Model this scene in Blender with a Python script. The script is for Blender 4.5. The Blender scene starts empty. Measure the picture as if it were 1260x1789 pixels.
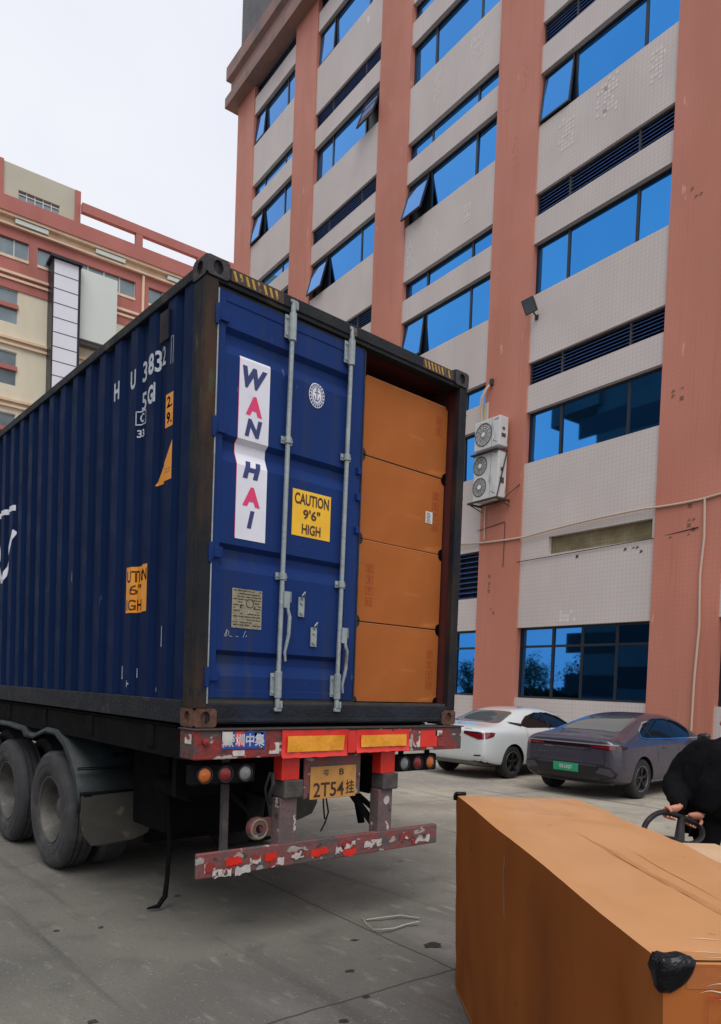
import bpy, bmesh, math, random
from mathutils import Vector, Matrix, noise
from mathutils.bvhtree import BVHTree
random.seed(7)
scene = bpy.context.scene
COL = scene.collection
PI = math.pi
# ---------------------------------------------------------------- camera
S = 0.0893178
N1 = math.hypot(1, S)
yaw, pitch, roll = 0.711832565, -0.031731534, 0.036328898
fw = Vector((math.sin(yaw)*math.cos(pitch), math.cos(yaw)*math.cos(pitch), math.sin(pitch)))
rt = Vector((math.cos(yaw), -math.sin(yaw), 0)); up = rt.cross(fw)
r2 = rt*math.cos(roll)+up*math.sin(roll); u2 = -rt*math.sin(roll)+up*math.cos(roll)
cam = bpy.data.cameras.new('camera'); camo = bpy.data.objects.new('camera', cam); COL.objects.link(camo)
M = Matrix((( r2.x, u2.x, -fw.x, -2.2155), (r2.y, u2.y, -fw.y, -4.05662), (r2.z, u2.z, -fw.z, 1.77159), (0, 0, 0, 1)))
camo.matrix_world = M
cam.sensor_fit = 'HORIZONTAL'; cam.sensor_width = 36; cam.lens = 1271.4529/1260*36
cam.shift_x = (630-613.0744)/1260; cam.shift_y = (1236.9074-894.5)/1260
cam.clip_start = 0.05; cam.clip_end = 2000
scene.camera = camo
# ---------------------------------------------------------------- sky, sun, exposure (overcast)
W = bpy.data.worlds.new('World'); scene.world = W; W.use_nodes = True
nt = W.node_tree; nt.nodes.clear()
out = nt.nodes.new('ShaderNodeOutputWorld'); bg = nt.nodes.new('ShaderNodeBackground'); bg.inputs['Strength'].default_value = 0.086
sky = nt.nodes.new('ShaderNodeTexSky'); sky.sky_type = 'NISHITA'; sky.sun_disc = False
SUN_EL, SUN_AZ = math.radians(60), math.radians(215)
sky.sun_elevation = SUN_EL; sky.sun_rotation = SUN_AZ; sky.dust_density = 3
tc = nt.nodes.new('ShaderNodeTexCoord'); nz = nt.nodes.new('ShaderNodeTexNoise'); nz.inputs['Scale'].default_value = 1.6; nz.inputs['Detail'].default_value = 4
cr = nt.nodes.new('ShaderNodeValToRGB'); cr.color_ramp.elements[0].position = .3; cr.color_ramp.elements[1].position = .7
cr.color_ramp.elements[0].color = (7.2, 7.6, 9.0, 1); cr.color_ramp.elements[1].color = (9.3, 9.4, 9.8, 1)
mx = nt.nodes.new('ShaderNodeMixRGB'); mx.inputs['Fac'].default_value = .92
L = nt.links.new
L(tc.outputs['Generated'], nz.inputs['Vector']); L(nz.outputs['Fac'], cr.inputs['Fac']); L(sky.outputs['Color'], mx.inputs['Color1']); L(cr.outputs['Color'], mx.inputs['Color2'])
L(mx.outputs['Color'], bg.inputs['Color']); L(bg.outputs['Background'], out.inputs['Surface'])
sl = bpy.data.lights.new('sun', 'SUN'); sl.energy = 1.5; sl.angle = math.radians(40); sl.color = (1, .97, .93)
so = bpy.data.objects.new('sun', sl); COL.objects.link(so)
sd = Vector((math.sin(SUN_AZ)*math.cos(SUN_EL), math.cos(SUN_AZ)*math.cos(SUN_EL), math.sin(SUN_EL)))
so.rotation_euler = sd.to_track_quat('Z', 'Y').to_euler(); so.location = (0, 0, 40)
vs = scene.view_settings; vs.view_transform = 'Standard'; vs.look = 'None'; vs.exposure = 0.3; vs.gamma = 1
# ---------------------------------------------------------------- materials
def lin(c):
    return tuple(((v/255)/12.92 if v/255 <= .04045 else ((v/255+.055)/1.055)**2.4) for v in c)
def mat(name, c1, c2=None, scale=3, rough=.6, metal=0, bump=0, bscale=30, stains=(), streak=None, coat=0, spec=.5, grid=None, det=6):
    """c1/c2 mixed by noise; stains: list of (colour, scale, lo, hi, (sx,sy,sz)); grid: (ax1,size1,ax2,size2,width,colour,amount)"""
    m = bpy.data.materials.new(name); m.use_nodes = True; t = m.node_tree; n = t.nodes; l = t.links.new
    b = n['Principled BSDF']; b.inputs['Roughness'].default_value = rough; b.inputs['Metallic'].default_value = metal
    b.inputs['Coat Weight'].default_value = coat; b.inputs['Specular IOR Level'].default_value = spec
    tc = n.new('ShaderNodeTexCoord'); co = tc.outputs['Object']
    def noise_(sc, detail=6, vec=None, stretch=None):
        v = vec or co
        if stretch:
            mp = n.new('ShaderNodeMapping'); mp.inputs['Scale'].default_value = stretch; l(v, mp.inputs['Vector']); v = mp.outputs['Vector']
        x = n.new('ShaderNodeTexNoise'); x.inputs['Scale'].default_value = sc; x.inputs['Detail'].default_value = detail; l(v, x.inputs['Vector']); return x.outputs['Fac']
    def ramp(f, lo, hi):
        r = n.new('ShaderNodeMapRange'); r.inputs['From Min'].default_value = lo; r.inputs['From Max'].default_value = hi; l(f, r.inputs['Value']); return r.outputs['Result']
    def mixc(f, a, bb):
        x = n.new('ShaderNodeMixRGB'); l(f, x.inputs['Fac'])
        for k, s in (('Color1', a), ('Color2', bb)):
            if isinstance(s, tuple): x.inputs[k].default_value = (*s[:3], 1)
            else: l(s, x.inputs[k])
        return x.outputs['Color']
    c = (*c1, 1)
    if c2 is not None:
        c = mixc(ramp(noise_(scale, det), .35, .65), c1, c2)
    rsrc = None
    for st in stains:
        col, sc, lo, hi = st[:4]; stre = st[4] if len(st) > 4 else None
        f = ramp(noise_(sc, 8, None, stre), lo, hi)
        c = mixc(f, c if not (isinstance(c, tuple)) else c[:3], col)
    if grid:
        a1, s1, a2, s2, w, gc, amt = grid
        sp = n.new('ShaderNodeSeparateXYZ'); l(co, sp.inputs[0]); ms = []
        for a, s in ((a1, s1), (a2, s2)):
            d = n.new('ShaderNodeMath'); d.operation = 'DIVIDE'; l(sp.outputs[a], d.inputs[0]); d.inputs[1].default_value = s
            fr = n.new('ShaderNodeMath'); fr.operation = 'FRACT'; l(d.outputs[0], fr.inputs[0])
            lt = n.new('ShaderNodeMath'); lt.operation = 'LESS_THAN'; l(fr.outputs[0], lt.inputs[0]); lt.inputs[1].default_value = w/s; ms.append(lt.outputs[0])
        mm = n.new('ShaderNodeMath'); mm.operation = 'MAXIMUM'; l(ms[0], mm.inputs[0]); l(ms[1], mm.inputs[1])
        m2 = n.new('ShaderNodeMath'); m2.operation = 'MULTIPLY'; l(mm.outputs[0], m2.inputs[0]); m2.inputs[1].default_value = amt
        c = mixc(m2.outputs[0], c if not isinstance(c, tuple) else c[:3], gc)
    if isinstance(c, tuple): b.inputs['Base Color'].default_value = c
    else: l(c, b.inputs['Base Color'])
    if rough < .9 and c2 is not None:
        rr = ramp(noise_(scale*2.3, 5), .3, .7); k = n.new('ShaderNodeMapRange'); l(rr, k.inputs['Value']); k.inputs['To Min'].default_value = max(.02, rough-.08 if rough > .2 else rough*.9); k.inputs['To Max'].default_value = min(1, rough+.1 if rough > .2 else rough*1.3); l(k.outputs['Result'], b.inputs['Roughness'])
    if bump:
        bp = n.new('ShaderNodeBump'); bp.inputs['Strength'].default_value = bump; bp.inputs['Distance'].default_value = .02; l(noise_(bscale, 4), bp.inputs['Height']); l(bp.outputs['Normal'], b.inputs['Normal'])
    return m
rust = (.16, .06, .03)
MT = dict(
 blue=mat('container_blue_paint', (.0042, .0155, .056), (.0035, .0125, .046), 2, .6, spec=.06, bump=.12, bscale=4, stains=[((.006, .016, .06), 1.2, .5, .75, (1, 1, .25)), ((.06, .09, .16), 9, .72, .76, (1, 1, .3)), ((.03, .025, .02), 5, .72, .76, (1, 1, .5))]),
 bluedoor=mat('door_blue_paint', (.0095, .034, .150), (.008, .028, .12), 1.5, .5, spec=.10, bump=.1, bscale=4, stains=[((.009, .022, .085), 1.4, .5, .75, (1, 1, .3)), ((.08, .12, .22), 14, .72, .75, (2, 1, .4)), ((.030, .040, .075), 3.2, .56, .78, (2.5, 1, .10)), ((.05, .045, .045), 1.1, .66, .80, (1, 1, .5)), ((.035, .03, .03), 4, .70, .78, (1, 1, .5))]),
 frame=mat('weathered_dark_frame', (.010, .013, .020), (.018, .018, .019), 4, .65, spec=.15, bump=.18, bscale=22, stains=[((.075, .040, .020), 2.2, .42, .60, (1, 1, .28)), ((.013, .016, .026), 5, .62, .68), ((.06, .06, .035), 8, .64, .72, (1, 1, .3))]),
 rail=mat('dark_roof_rail', (.010, .012, .017), (.017, .018, .02), 4, .65, spec=.25, bump=.4, bscale=40, stains=[((.06, .045, .035), 5, .6, .7)]),
 sill=mat('scuffed_dark_sill', (.010, .011, .014), (.02, .024, .034), 3, .65, spec=.25, bump=.4, stains=[((.009, .02, .05), 1.3, .5, .7), ((.07, .035, .022), 6, .66, .76)]),
 rustcast=mat('rusty_casting', (.075, .032, .02), (.13, .06, .035), 9, .8, bump=.5),
 darkcast=mat('dark_casting', (.022, .02, .025), (.045, .035, .035), 9, .7, bump=.5),
 black=mat('black_rubber', (.012, .012, .013), (.02, .02, .02), 6, .75),
 hole=mat('dark_cavity', (.006, .006, .006), None, rough=.9),
 rod=mat('galvanised_rod', (.33, .37, .37), (.24, .28, .29), 6, .5, .25, bump=.25, stains=[((.10, .075, .055), 7, .60, .68, (1, 1, .4))]),
 redin=mat('red_oxide_interior', (.10, .016, .014), (.07, .012, .01), 3, .7),
 white=mat('white_vinyl', (.74, .74, .80), (.66, .66, .72), 3, .5, stains=[((.45, .45, .5), 6, .66, .74)]),
 navy=mat('navy_print', (.02, .03, .14), None, rough=.5), magenta=mat('magenta_print', (.70, .03, .14), None, rough=.5),
 hazard=mat('worn_hazard_yellow', (.50, .31, .03), (.36, .22, .03), 20, .6, stains=[((.03, .03, .03), 14, .56, .62)]),
 yellow=mat('caution_yellow', (.88, .50, .012), (.80, .43, .01), 5, .5), orange=mat('caution_orange', (.80, .30, .012), (.70, .25, .01), 5, .5),
 ink=mat('black_print', (.05, .02, .012), None, rough=.6), whiteink=mat('white_stencil', (.55, .58, .62), (.40, .43, .48), 25, .6),
 plate=mat('weathered_data_plate', (.33, .30, .20), (.24, .22, .15), 20, .55, .2, stains=[((.16, .14, .10), 60, .56, .6, (1, 1, 4))]),
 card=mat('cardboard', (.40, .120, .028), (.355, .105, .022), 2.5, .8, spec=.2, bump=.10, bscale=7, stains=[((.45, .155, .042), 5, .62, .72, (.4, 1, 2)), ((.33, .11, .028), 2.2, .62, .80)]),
 cardtop=mat('cardboard_lit_worn', (.56, .27, .105), (.51, .24, .09), 1.6, .62, coat=.18, bump=.22, bscale=4, stains=[((.62, .33, .15), 2.2, .55, .75, (1.5, .35, 1)), ((.44, .20, .07), 3.0, .62, .76, (1, .4, 1)), ((.38, .17, .06), 12, .70, .74)]),  # lit top of the large carton painted paler; also worn carton edges
 cardside=mat('cardboard_shaded', (.30, .088, .017), (.26, .074, .014), 1.4, .8, spec=.12, bump=.08, bscale=5, stains=[((.20, .055, .011), 2.0, .52, .75, (1, 1, .4)), ((.36, .12, .03), 1.3, .60, .75, (1, 1, .5)), ((.17, .05, .012), 9, .70, .73)]),  # shaded side of the large carton painted darker, shading streaks in the colour
 cardred=mat('red_carton_print', (.40, .030, .012), (.38, .055, .016), 30, .8),
 film=mat('glossy_black_wrap', (.003, .003, .004), None, rough=.24, spec=.3, bump=.5, bscale=30),
 tape=mat('clear_tape', (.41, .125, .030), (.37, .112, .025), 4, rough=.3, coat=.7, bump=.25, bscale=14),
 tyre=mat('dusty_tyre', (.03, .03, .034), (.045, .044, .044), 5, .8, bump=.2, stains=[((.075, .07, .065), 4, .55, .7)]),
 rim=mat('dusty_steel_rim', (.12, .115, .10), (.075, .07, .062), 6, .6, .4, bump=.2),
 chassis=mat('dirty_chassis', (.006, .006, .007), (.010, .009, .009), 5, .85, spec=.06, bump=.3),
 fender=mat('faded_plastic_fender', (.016, .024, .026), (.010, .015, .016), 3, .6, bump=.15, stains=[((.04, .042, .038), 5, .6, .74)]),
 flap=mat('dusty_mud_flap', (.055, .052, .042), (.04, .038, .031), 3, .75, stains=[((.14, .12, .07), 7, .62, .7)]),
 redbeam=mat('flaking_red_paint', (.26, .022, .018), (.17, .03, .026), 9, .6, bump=.35, stains=[((.08, .05, .045), 6, .50, .54, (1, 1, 1)), ((.42, .37, .33), 9, .62, .64, (1, 1, 1.6)), ((.06, .035, .03), 14, .62, .66)]),
 bumper=mat('peeling_bumper_paint', (.25, .055, .055), (.17, .075, .072), 6, .65, bump=.35, stains=[((.10, .08, .075), 5, .46, .56, (1, 1, 1.5)), ((.36, .33, .30), 7, .60, .62, (1, 1, 2)), ((.06, .045, .04), 14, .62, .67)]),
 post=mat('peeling_post_paint', (.11, .085, .085), (.16, .09, .09), 9, .7, bump=.35, stains=[((.5, .46, .42), 9, .58, .60, (1, 1, .8)), ((.05, .035, .03), 12, .60, .66)]),
 redrefl=mat('red_reflective_tape', (.75, .028, .015), (.65, .02, .012), 8, .4), yelrefl=mat('yellow_reflector', (.85, .36, .02), (.75, .29, .02), 40, .35, stains=[((.35, .22, .12), 8, .68, .72)]),
 bluelab=mat('blue_label', (.015, .06, .30), None, rough=.5, stains=[((.55, .55, .5), 12, .62, .64)]),
 licence=mat('yellow_licence_plate', (.62, .30, .07), (.52, .24, .06), 12, .55, stains=[((.25, .13, .06), 9, .62, .70)]),
 lamp_a=mat('amber_lens', (.62, .16, .02), (.5, .12, .02), 60, .3), lamp_r=mat('red_lens', (.26, .02, .015), (.2, .02, .02), 60, .35), lamp_c=mat('clear_lens', (.26, .26, .25), (.2, .2, .2), 60, .3),
 steelbox=mat('grimy_steel_box', (.06, .05, .045), (.10, .09, .08), 12, .7, .2, bump=.3),
 tile=mat('grey_mosaic_tile', (.65, .575, .535), (.60, .53, .495), .8, .55, grid=('Y', .105, 'Z', .105, .011, (.46, .41, .385), .65), stains=[((.55, .475, .435), .5, .45, .75, (1, 1, .3)), ((.52, .47, .44), 2.4, .62, .80, (1, 3, .22)), ((.80, .76, .72), 1.6, .715, .72, (1, 1.5, .5))]),
 column=mat('terracotta_tile', (.60, .228, .158), (.55, .208, .145), .6, .6, grid=('Y', .105, 'Z', .105, .010, (.45, .155, .10), .4), stains=[((.50, .17, .105), 2.0, .58, .75, (1, 3, .15)), ((.48, .165, .10), .5, .45, .75, (1, 1, .25)), ((.66, .33, .22), 1.8, .70, .71, (1, 2.2, .5)), ((.24, .11, .07), 2.5, .76, .79, (1, 1.5, .6))]),
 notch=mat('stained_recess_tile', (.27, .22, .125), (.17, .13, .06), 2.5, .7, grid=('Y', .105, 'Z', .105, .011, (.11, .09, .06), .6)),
 cornice=mat('weathered_cornice', (.30, .165, .135), (.24, .15, .13), 1, .7, stains=[((.15, .13, .125), 1.3, .5, .7)]),
 glass=mat('blue_mirror_glass', (.052, .275, .67), (.045, .255, .63), .35, .016, 1.0),
 glass2=mat('blue_mirror_glass_pale', (.066, .295, .69), (.058, .275, .655), .35, .016, 1.0), glass3=mat('blue_mirror_glass_deep', (.045, .252, .63), (.038, .235, .60), .35, .02, 1.0),
 glassd=mat('dark_blue_glass', (.045, .24, .60), (.04, .22, .55), .5, .016, 1.0),  # darker tint: the mirrored dark block is partly put into the glass colour
 wframe=mat('dark_window_frame', (.012, .015, .022), None, rough=.4),
 louvre=mat('dark_blue_louvre', (.10, .20, .50), None, rough=.3, metal=.85),
 screen=mat('grey_roof_screen', (.26, .26, .27), (.2, .2, .21), 2, .6),
 redwall=mat('salmon_wall_paint', (.46, .157, .128), (.42, .14, .115), .5, .75, stains=[((.36, .12, .095), .7, .55, .8, (1, 1, .3))]),
 cream=mat('cream_wall_paint', (.80, .73, .56), (.74, .67, .50), .4, .75, stains=[((.64, .57, .42), .6, .5, .8, (1, 1, .25))]),
 beige=mat('beige_wall_paint', (.52, .49, .38), (.47, .44, .345), .4, .8),
 trim=mat('cream_trim', (.80, .62, .44), (.72, .50, .35), 1, .7), palegrey=mat('pale_cladding', (.66, .70, .65), (.62, .66, .61), .4, .6),
 whitepan=mat('white_lift_panel', (.80, .80, .86), (.76, .76, .82), .5, .4), bwin=mat('old_window_glass', (.18, .23, .24), (.28, .34, .35), .6, .12, .4),
 bframe=mat('white_window_frame', (.6, .6, .6), None, rough=.5),
 cable=mat('cream_cable', (.55, .42, .33), None, rough=.6), acwhite=mat('ac_casing', (.66, .65, .63), (.60, .59, .57), 4, .5, stains=[((.34, .32, .29), 5, .6, .75, (1, 1, .3))]),
 acgrill=mat('ac_grille', (.12, .12, .12), None, rough=.6), achub=mat('ac_hub', (.75, .75, .73), None, rough=.5), bracket=mat('rusty_bracket', (.06, .04, .03), (.03, .03, .03), 8, .8),
 carwhite=mat('white_car_paint', (.62, .65, .64), None, rough=.25, coat=1), cargrey=mat('grey_car_paint', (.056, .051, .076), (.054, .049, .070), 2, rough=.3, metal=.25, coat=.5),
 carglass=mat('car_glass', (.008, .009, .010), None, rough=.06, spec=.22), carglass2=mat('rear_car_glass', (.09, .10, .10), None, rough=.06, coat=.5), cartrim=mat('car_black_trim', (.012, .012, .013), None, rough=.35),
 chrome=mat('chrome', (.7, .7, .72), None, rough=.12, metal=1), tail=mat('tail_lens', (.22, .008, .012), (.15, .006, .01), 30, .12, coat=1), tailbar=mat('dark_tail_bar', (.02, .008, .012), None, rough=.12, coat=1), silver=mat('silver_plastic', (.22, .22, .22), None, rough=.4),
 alloy=mat('dark_alloy', (.05, .05, .055), None, rough=.35, metal=.8), alloyl=mat('alloy_edge', (.35, .35, .36), None, rough=.3, metal=.9), greenpl=mat('green_plate', (.015, .33, .14), None, rough=.5), cyanpl=mat('blue_plate', (.02, .09, .40), None, rough=.5),
 cloth=mat('black_cloth', (.004, .004, .005), (.006, .006, .007), 8, .95, spec=.1, bump=.4, bscale=12), skin=mat('skin', (.56, .24, .15), (.50, .20, .13), 12, .55), hair=mat('black_hair', (.01, .008, .007), None, rough=.6), shoe=mat('dark_shoe', (.02, .02, .02), None, rough=.6),
 jack=mat('black_handle', (.008, .007, .008), (.018, .013, .015), 10, .5, spec=.3), jackred=mat('red_truck_paint', (.4, .03, .02), (.3, .03, .02), 9, .5),
 strap=mat('white_plastic_strap', (.62, .60, .54), (.5, .48, .43), 15, .5), stone=mat('dark_grit', (.03, .028, .026), (.05, .045, .04), 40, .9),
 dry=mat('dark_dirt', (.02, .018, .016), None, rough=.9), paper=mat('paper_label', (.62, .62, .62), None, rough=.7), yard=mat('yard_grey_wall', (.13, .13, .13), (.11, .11, .11), .3, .8),
 torn=mat('torn_label', (.60, .57, .52), (.46, .43, .40), 20, .6, stains=[((.28, .03, .025), 9, .50, .53), ((.10, .07, .06), 14, .58, .61)]),
 leafy=mat('foliage', (.03, .055, .02), (.05, .08, .03), 2, .8), bark=mat('bark', (.09, .065, .045), None, rough=.9),
)
# ---------------------------------------------------------------- mesh helpers
class MB:
    def __init__(s): s.bm = bmesh.new()
    def box(s, x0, x1, y0, y1, z0, z1):
        v = [s.bm.verts.new((x, y, z)) for x in (x0, x1) for y in (y0, y1) for z in (z0, z1)]
        for f in ((0, 1, 3, 2), (4, 6, 7, 5), (0, 4, 5, 1), (2, 3, 7, 6), (0, 2, 6, 4), (1, 5, 7, 3)): s.bm.faces.new([v[i] for i in f])
        return s
    def hexa(s, pts):  # 8 points bottom 4 ccw, top 4 ccw
        v = [s.bm.verts.new(p) for p in pts]
        for f in ((3, 2, 1, 0), (4, 5, 6, 7), (0, 1, 5, 4), (1, 2, 6, 5), (2, 3, 7, 6), (3, 0, 4, 7)): s.bm.faces.new([v[i] for i in f])
        return s
    def grid(s, rows, closed=False):
        V = [[s.bm.verts.new(p) for p in r] for r in rows]
        for i in range(len(V)-1):
            n = len(V[i])
            for j in range(n if closed else n-1):
                s.bm.faces.new((V[i][j], V[i][(j+1) % n], V[i+1][(j+1) % n], V[i+1][j]))
        return V
    def tube(s, pts, r, n=10, cap=True):
        pts = [Vector(p) for p in pts]; rows = []
        rs = r if isinstance(r, (list, tuple)) else [r]*len(pts)
        prev = None
        for i, p in enumerate(pts):
            t = (pts[min(i+1, len(pts)-1)]-pts[max(i-1, 0)]).normalized()
            a = prev if prev is not None else (Vector((0, 0, 1)) if abs(t.z) < .9 else Vector((1, 0, 0)))
            a = (a-t*a.dot(t)).normalized(); prev = a; b = t.cross(a)
            rows.append([p+(a*math.cos(2*PI*k/n)+b*math.sin(2*PI*k/n))*rs[i] for k in range(n)])
        V = s.grid(rows, True)
        if cap: s.bm.faces.new(V[0][::-1]); s.bm.faces.new(V[-1])
        return s
    def bar(s, a, b, w, h):  # square bar between 2 points
        a = Vector(a); b = Vector(b); t = (b-a).normalized(); q = Vector((0, 0, 1)) if abs(t.z) < .95 else Vector((0, 1, 0))
        x = t.cross(q).normalized()*w/2; y = x.normalized().cross(t)*h/2
        return s.hexa([a-x-y, a+x-y, a+x+y, a-x+y, b-x-y, b+x-y, b+x+y, b-x+y])
    def lathe(s, prof, c, ax='X', n=48, sgn=1):
        c = Vector(c); rows = []
        for r, h in prof:
            row = []
            for k in range(n):
                a = 2*PI*k/n; p, q = r*math.cos(a), r*math.sin(a)
                row.append(c+(Vector((h*sgn, p, q)) if ax == 'X' else Vector((p, h*sgn, q)) if ax == 'Y' else Vector((p, q, h*sgn))))
            rows.append(row)
        s.grid(rows, True); return s
    def holeplate(s, c, a1, a2, w, h, hw, hh, depth, n=24):
        """rectangular face centred c, axes a1,a2, with elliptic hole and an inner wall running back by depth"""
        c = Vector(c); a1 = Vector(a1); a2 = Vector(a2); nn = a1.cross(a2).normalized(); O_, I_, D_ = [], [], []
        for k in range(n):
            a = 2*PI*(k+.5)/n; x, y = math.cos(a), math.sin(a); q = 1/max(abs(x), abs(y))
            ox, oy = x*q, y*q
            O_.append(c+a1*ox*w/2+a2*oy*h/2); I_.append(c+a1*x*hw/2+a2*y*hh/2); D_.append(I_[-1]-nn*depth)
        V = s.grid([O_, I_, D_], True); s.bm.faces.new(V[2][::-1]); return s
    def poly(s, pts): s.bm.faces.new([s.bm.verts.new(p) for p in pts]); return s
    def build(s, name, m, parent=None, bevel=0, smooth=False, xf=None, flip=False):
        me = bpy.data.meshes.new(name); bmesh.ops.recalc_face_normals(s.bm, faces=s.bm.faces[:])
        if xf: s.bm.transform(xf)
        s.bm.to_mesh(me); s.bm.free()
        return link(name, me, m, parent, bevel, smooth)
def link(name, me, m, parent=None, bevel=0, smooth=False):
    o = bpy.data.objects.new(name, me); COL.objects.link(o); me.name = name
    for mm in (m if isinstance(m, (list, tuple)) else [m]): me.materials.append(MT[mm] if isinstance(mm, str) else mm)
    if parent: o.parent = parent
    if bevel:
        b = o.modifiers.new('bevel', 'BEVEL'); b.width = bevel; b.segments = 2; b.limit_method = 'ANGLE'; b.angle_limit = math.radians(35)
    if smooth:
        me.polygons.foreach_set('use_smooth', [True]*len(me.polygons)); me.set_sharp_from_angle(angle=math.radians(smooth if smooth is not True else 40))
    return o
def thing(name, label, cat, loc=(0, 0, 0), rz=0, group=None):
    o = bpy.data.objects.new(name, None); COL.objects.link(o); o.location = loc; o.rotation_euler = (0, 0, rz); o.empty_display_size = .2
    return tag(o, label, cat, group)
def tag(o, label=None, cat=None, group=None, kind=None):
    for k, v in (('label', label), ('category', cat), ('group', group), ('kind', kind)):
        if v: o[k] = v
    return o
def copy_tree(o, parent=None):
    c = o.copy(); COL.objects.link(c); c.parent = parent
    for ch in list(o.children): copy_tree(ch, c)
    return c
def text_bm(txt, h, sx=1.0, bold=0.0, shear=0.0, spacing=1.0):
    """text as flat bmesh in XY, centred, cap height h"""
    cu = bpy.data.curves.new('text', 'FONT'); cu.body = txt; cu.size = 1; cu.offset = bold; cu.shear = shear; cu.space_character = spacing; cu.resolution_u = 3
    o = bpy.data.objects.new('text', cu); COL.objects.link(o); dg = bpy.context.evaluated_depsgraph_get(); dg.update()
    me = bpy.data.meshes.new_from_object(o.evaluated_get(dg)); bpy.data.objects.remove(o); bpy.data.curves.remove(cu)
    bm = bmesh.new(); bm.from_mesh(me); bpy.data.meshes.remove(me)
    xs = [v.co.x for v in bm.verts]; ys = [v.co.y for v in bm.verts]
    if xs:
        cx, cy, hh = (min(xs)+max(xs))/2, (min(ys)+max(ys))/2, max(ys)-min(ys)
        k = h/hh
        for v in bm.verts: v.co = Vector(((v.co.x-cx)*k*sx, (v.co.y-cy)*k, 0))
    return bm
def text_width(bm): xs = [v.co.x for v in bm.verts]; return max(xs)-min(xs)
def rect_bm(x0, x1, y0, y1):
    bm = bmesh.new(); bm.faces.new([bm.verts.new(p) for p in ((x0, y0, 0), (x1, y0, 0), (x1, y1, 0), (x0, y1, 0))]); return bm
def poly_bm(pts):
    bm = bmesh.new(); bm.faces.new([bm.verts.new((*p[:2], 0)) for p in pts]); return bm
def ell_bm(cx, cy, rx, ry, n=28): return poly_bm([(cx+rx*math.cos(2*PI*k/n), cy+ry*math.sin(2*PI*k/n)) for k in range(n)])
def conform(bm, name, m, fn, parent=None, off=(0, 0), cutx=(), cuty=(), smooth=False, recalc=False):
    for v in bm.verts: v.co.x += off[0]; v.co.y += off[1]
    for vals, ax in ((cutx, 0), (cuty, 1)):
        for val in vals:
            pc = Vector((val, 0, 0)) if ax == 0 else Vector((0, val, 0)); pn = Vector((1, 0, 0)) if ax == 0 else Vector((0, 1, 0))
            bmesh.ops.bisect_plane(bm, geom=bm.verts[:]+bm.edges[:]+bm.faces[:], plane_co=pc, plane_no=pn, dist=1e-6)
    bmesh.ops.triangulate(bm, faces=[f for f in bm.faces if len(f.verts) > 4])
    for v in bm.verts: v.co = Vector(fn(v.co.x, v.co.y))
    me = bpy.data.meshes.new(name); bm.to_mesh(me); bm.free()
    return link(name, me, m, parent, 0, smooth)
def merge(dst, src, M_):
    me = bpy.data.meshes.new('tmp'); src.to_mesh(me); me.transform(M_); dst.from_mesh(me); bpy.data.meshes.remove(me); src.free()
# ================================================================ container
HB = 1.47; HT = 2.896+HB; LC = 12.19; WC = 2.438
cont = thing('shipping_container', 'blue high-cube shipping container with its left rear door shut and right side open onto cartons', 'container', (0, 0, HB*0))
def prof(y):      # corrugation depth of the side wall
    if y < .305 or y > LC-.3: return .0
    if y < .34: return .03*(y-.305)/.035
    t = (y-.38) % .2925
    if t < .04: return .03*(1-t/.04)
    if t < .15: return 0.0
    if t < .19: return .03*(t-.15)/.04
    return .03
brk = [.16, .305, .34]
k = 0
while .38+.2925*k < LC-.3:
    brk += [v for v in (.38+.2925*k, .42+.2925*k, .53+.2925*k, .57+.2925*k) if v < LC-.3]; k += 1
brk = sorted(set([round(b, 4) for b in brk]+[LC-.3, LC-.16]))
def side_mesh(x0, sg):
    mb = MB(); mb.grid([[(x0+sg*(.012+prof(y)), y, HB+.15), (x0+sg*(.012+prof(y)), y, HT-.06)] for y in brk]); return mb
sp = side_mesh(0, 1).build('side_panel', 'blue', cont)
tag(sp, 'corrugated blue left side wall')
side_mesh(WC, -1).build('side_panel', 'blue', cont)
mb = MB(); mb.box(0.02, WC-.02, LC-.05, LC-.02, HB+.1, HT-.05); mb.build('front_panel', 'blue', cont)
mb = MB(); mb.box(.06, WC-.06, .13, LC-.1, HT-.045, HT-.03); mb.build('roof_panel', 'blue', cont)
for x0, x1 in ((.0, .06), (WC-.06, WC)):
    MB().box(x0+.01, x1-.01, .25, LC-.17, HB-.20, HB-.035).build('side_skirt_rail', 'chassis', tr_) if False else None
    MB().box(x0, x1, .17, LC-.17, HT-.085, HT-.018).build('top_rail', 'rail', cont, .006)
    MB().box(x0, x1, .17, LC-.17, HB+.015, HB+.165).build('bottom_rail', 'rail', cont, .005)
MB().box(.06, WC-.06, .12, LC-.1, HB+.10, HB+.16).build('floor_panel', 'chassis', cont)
# inner walls (open right half shows red oxide lining)
MB().box(WC-.062, WC-.05, .07, 6, HB+.16, HT-.09).build('inner_wall', 'redin', cont)
MB().box(.062, WC-.063, .07, 6, HT-.10, HT-.088).build('ceiling_lining', 'redin', cont)
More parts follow.
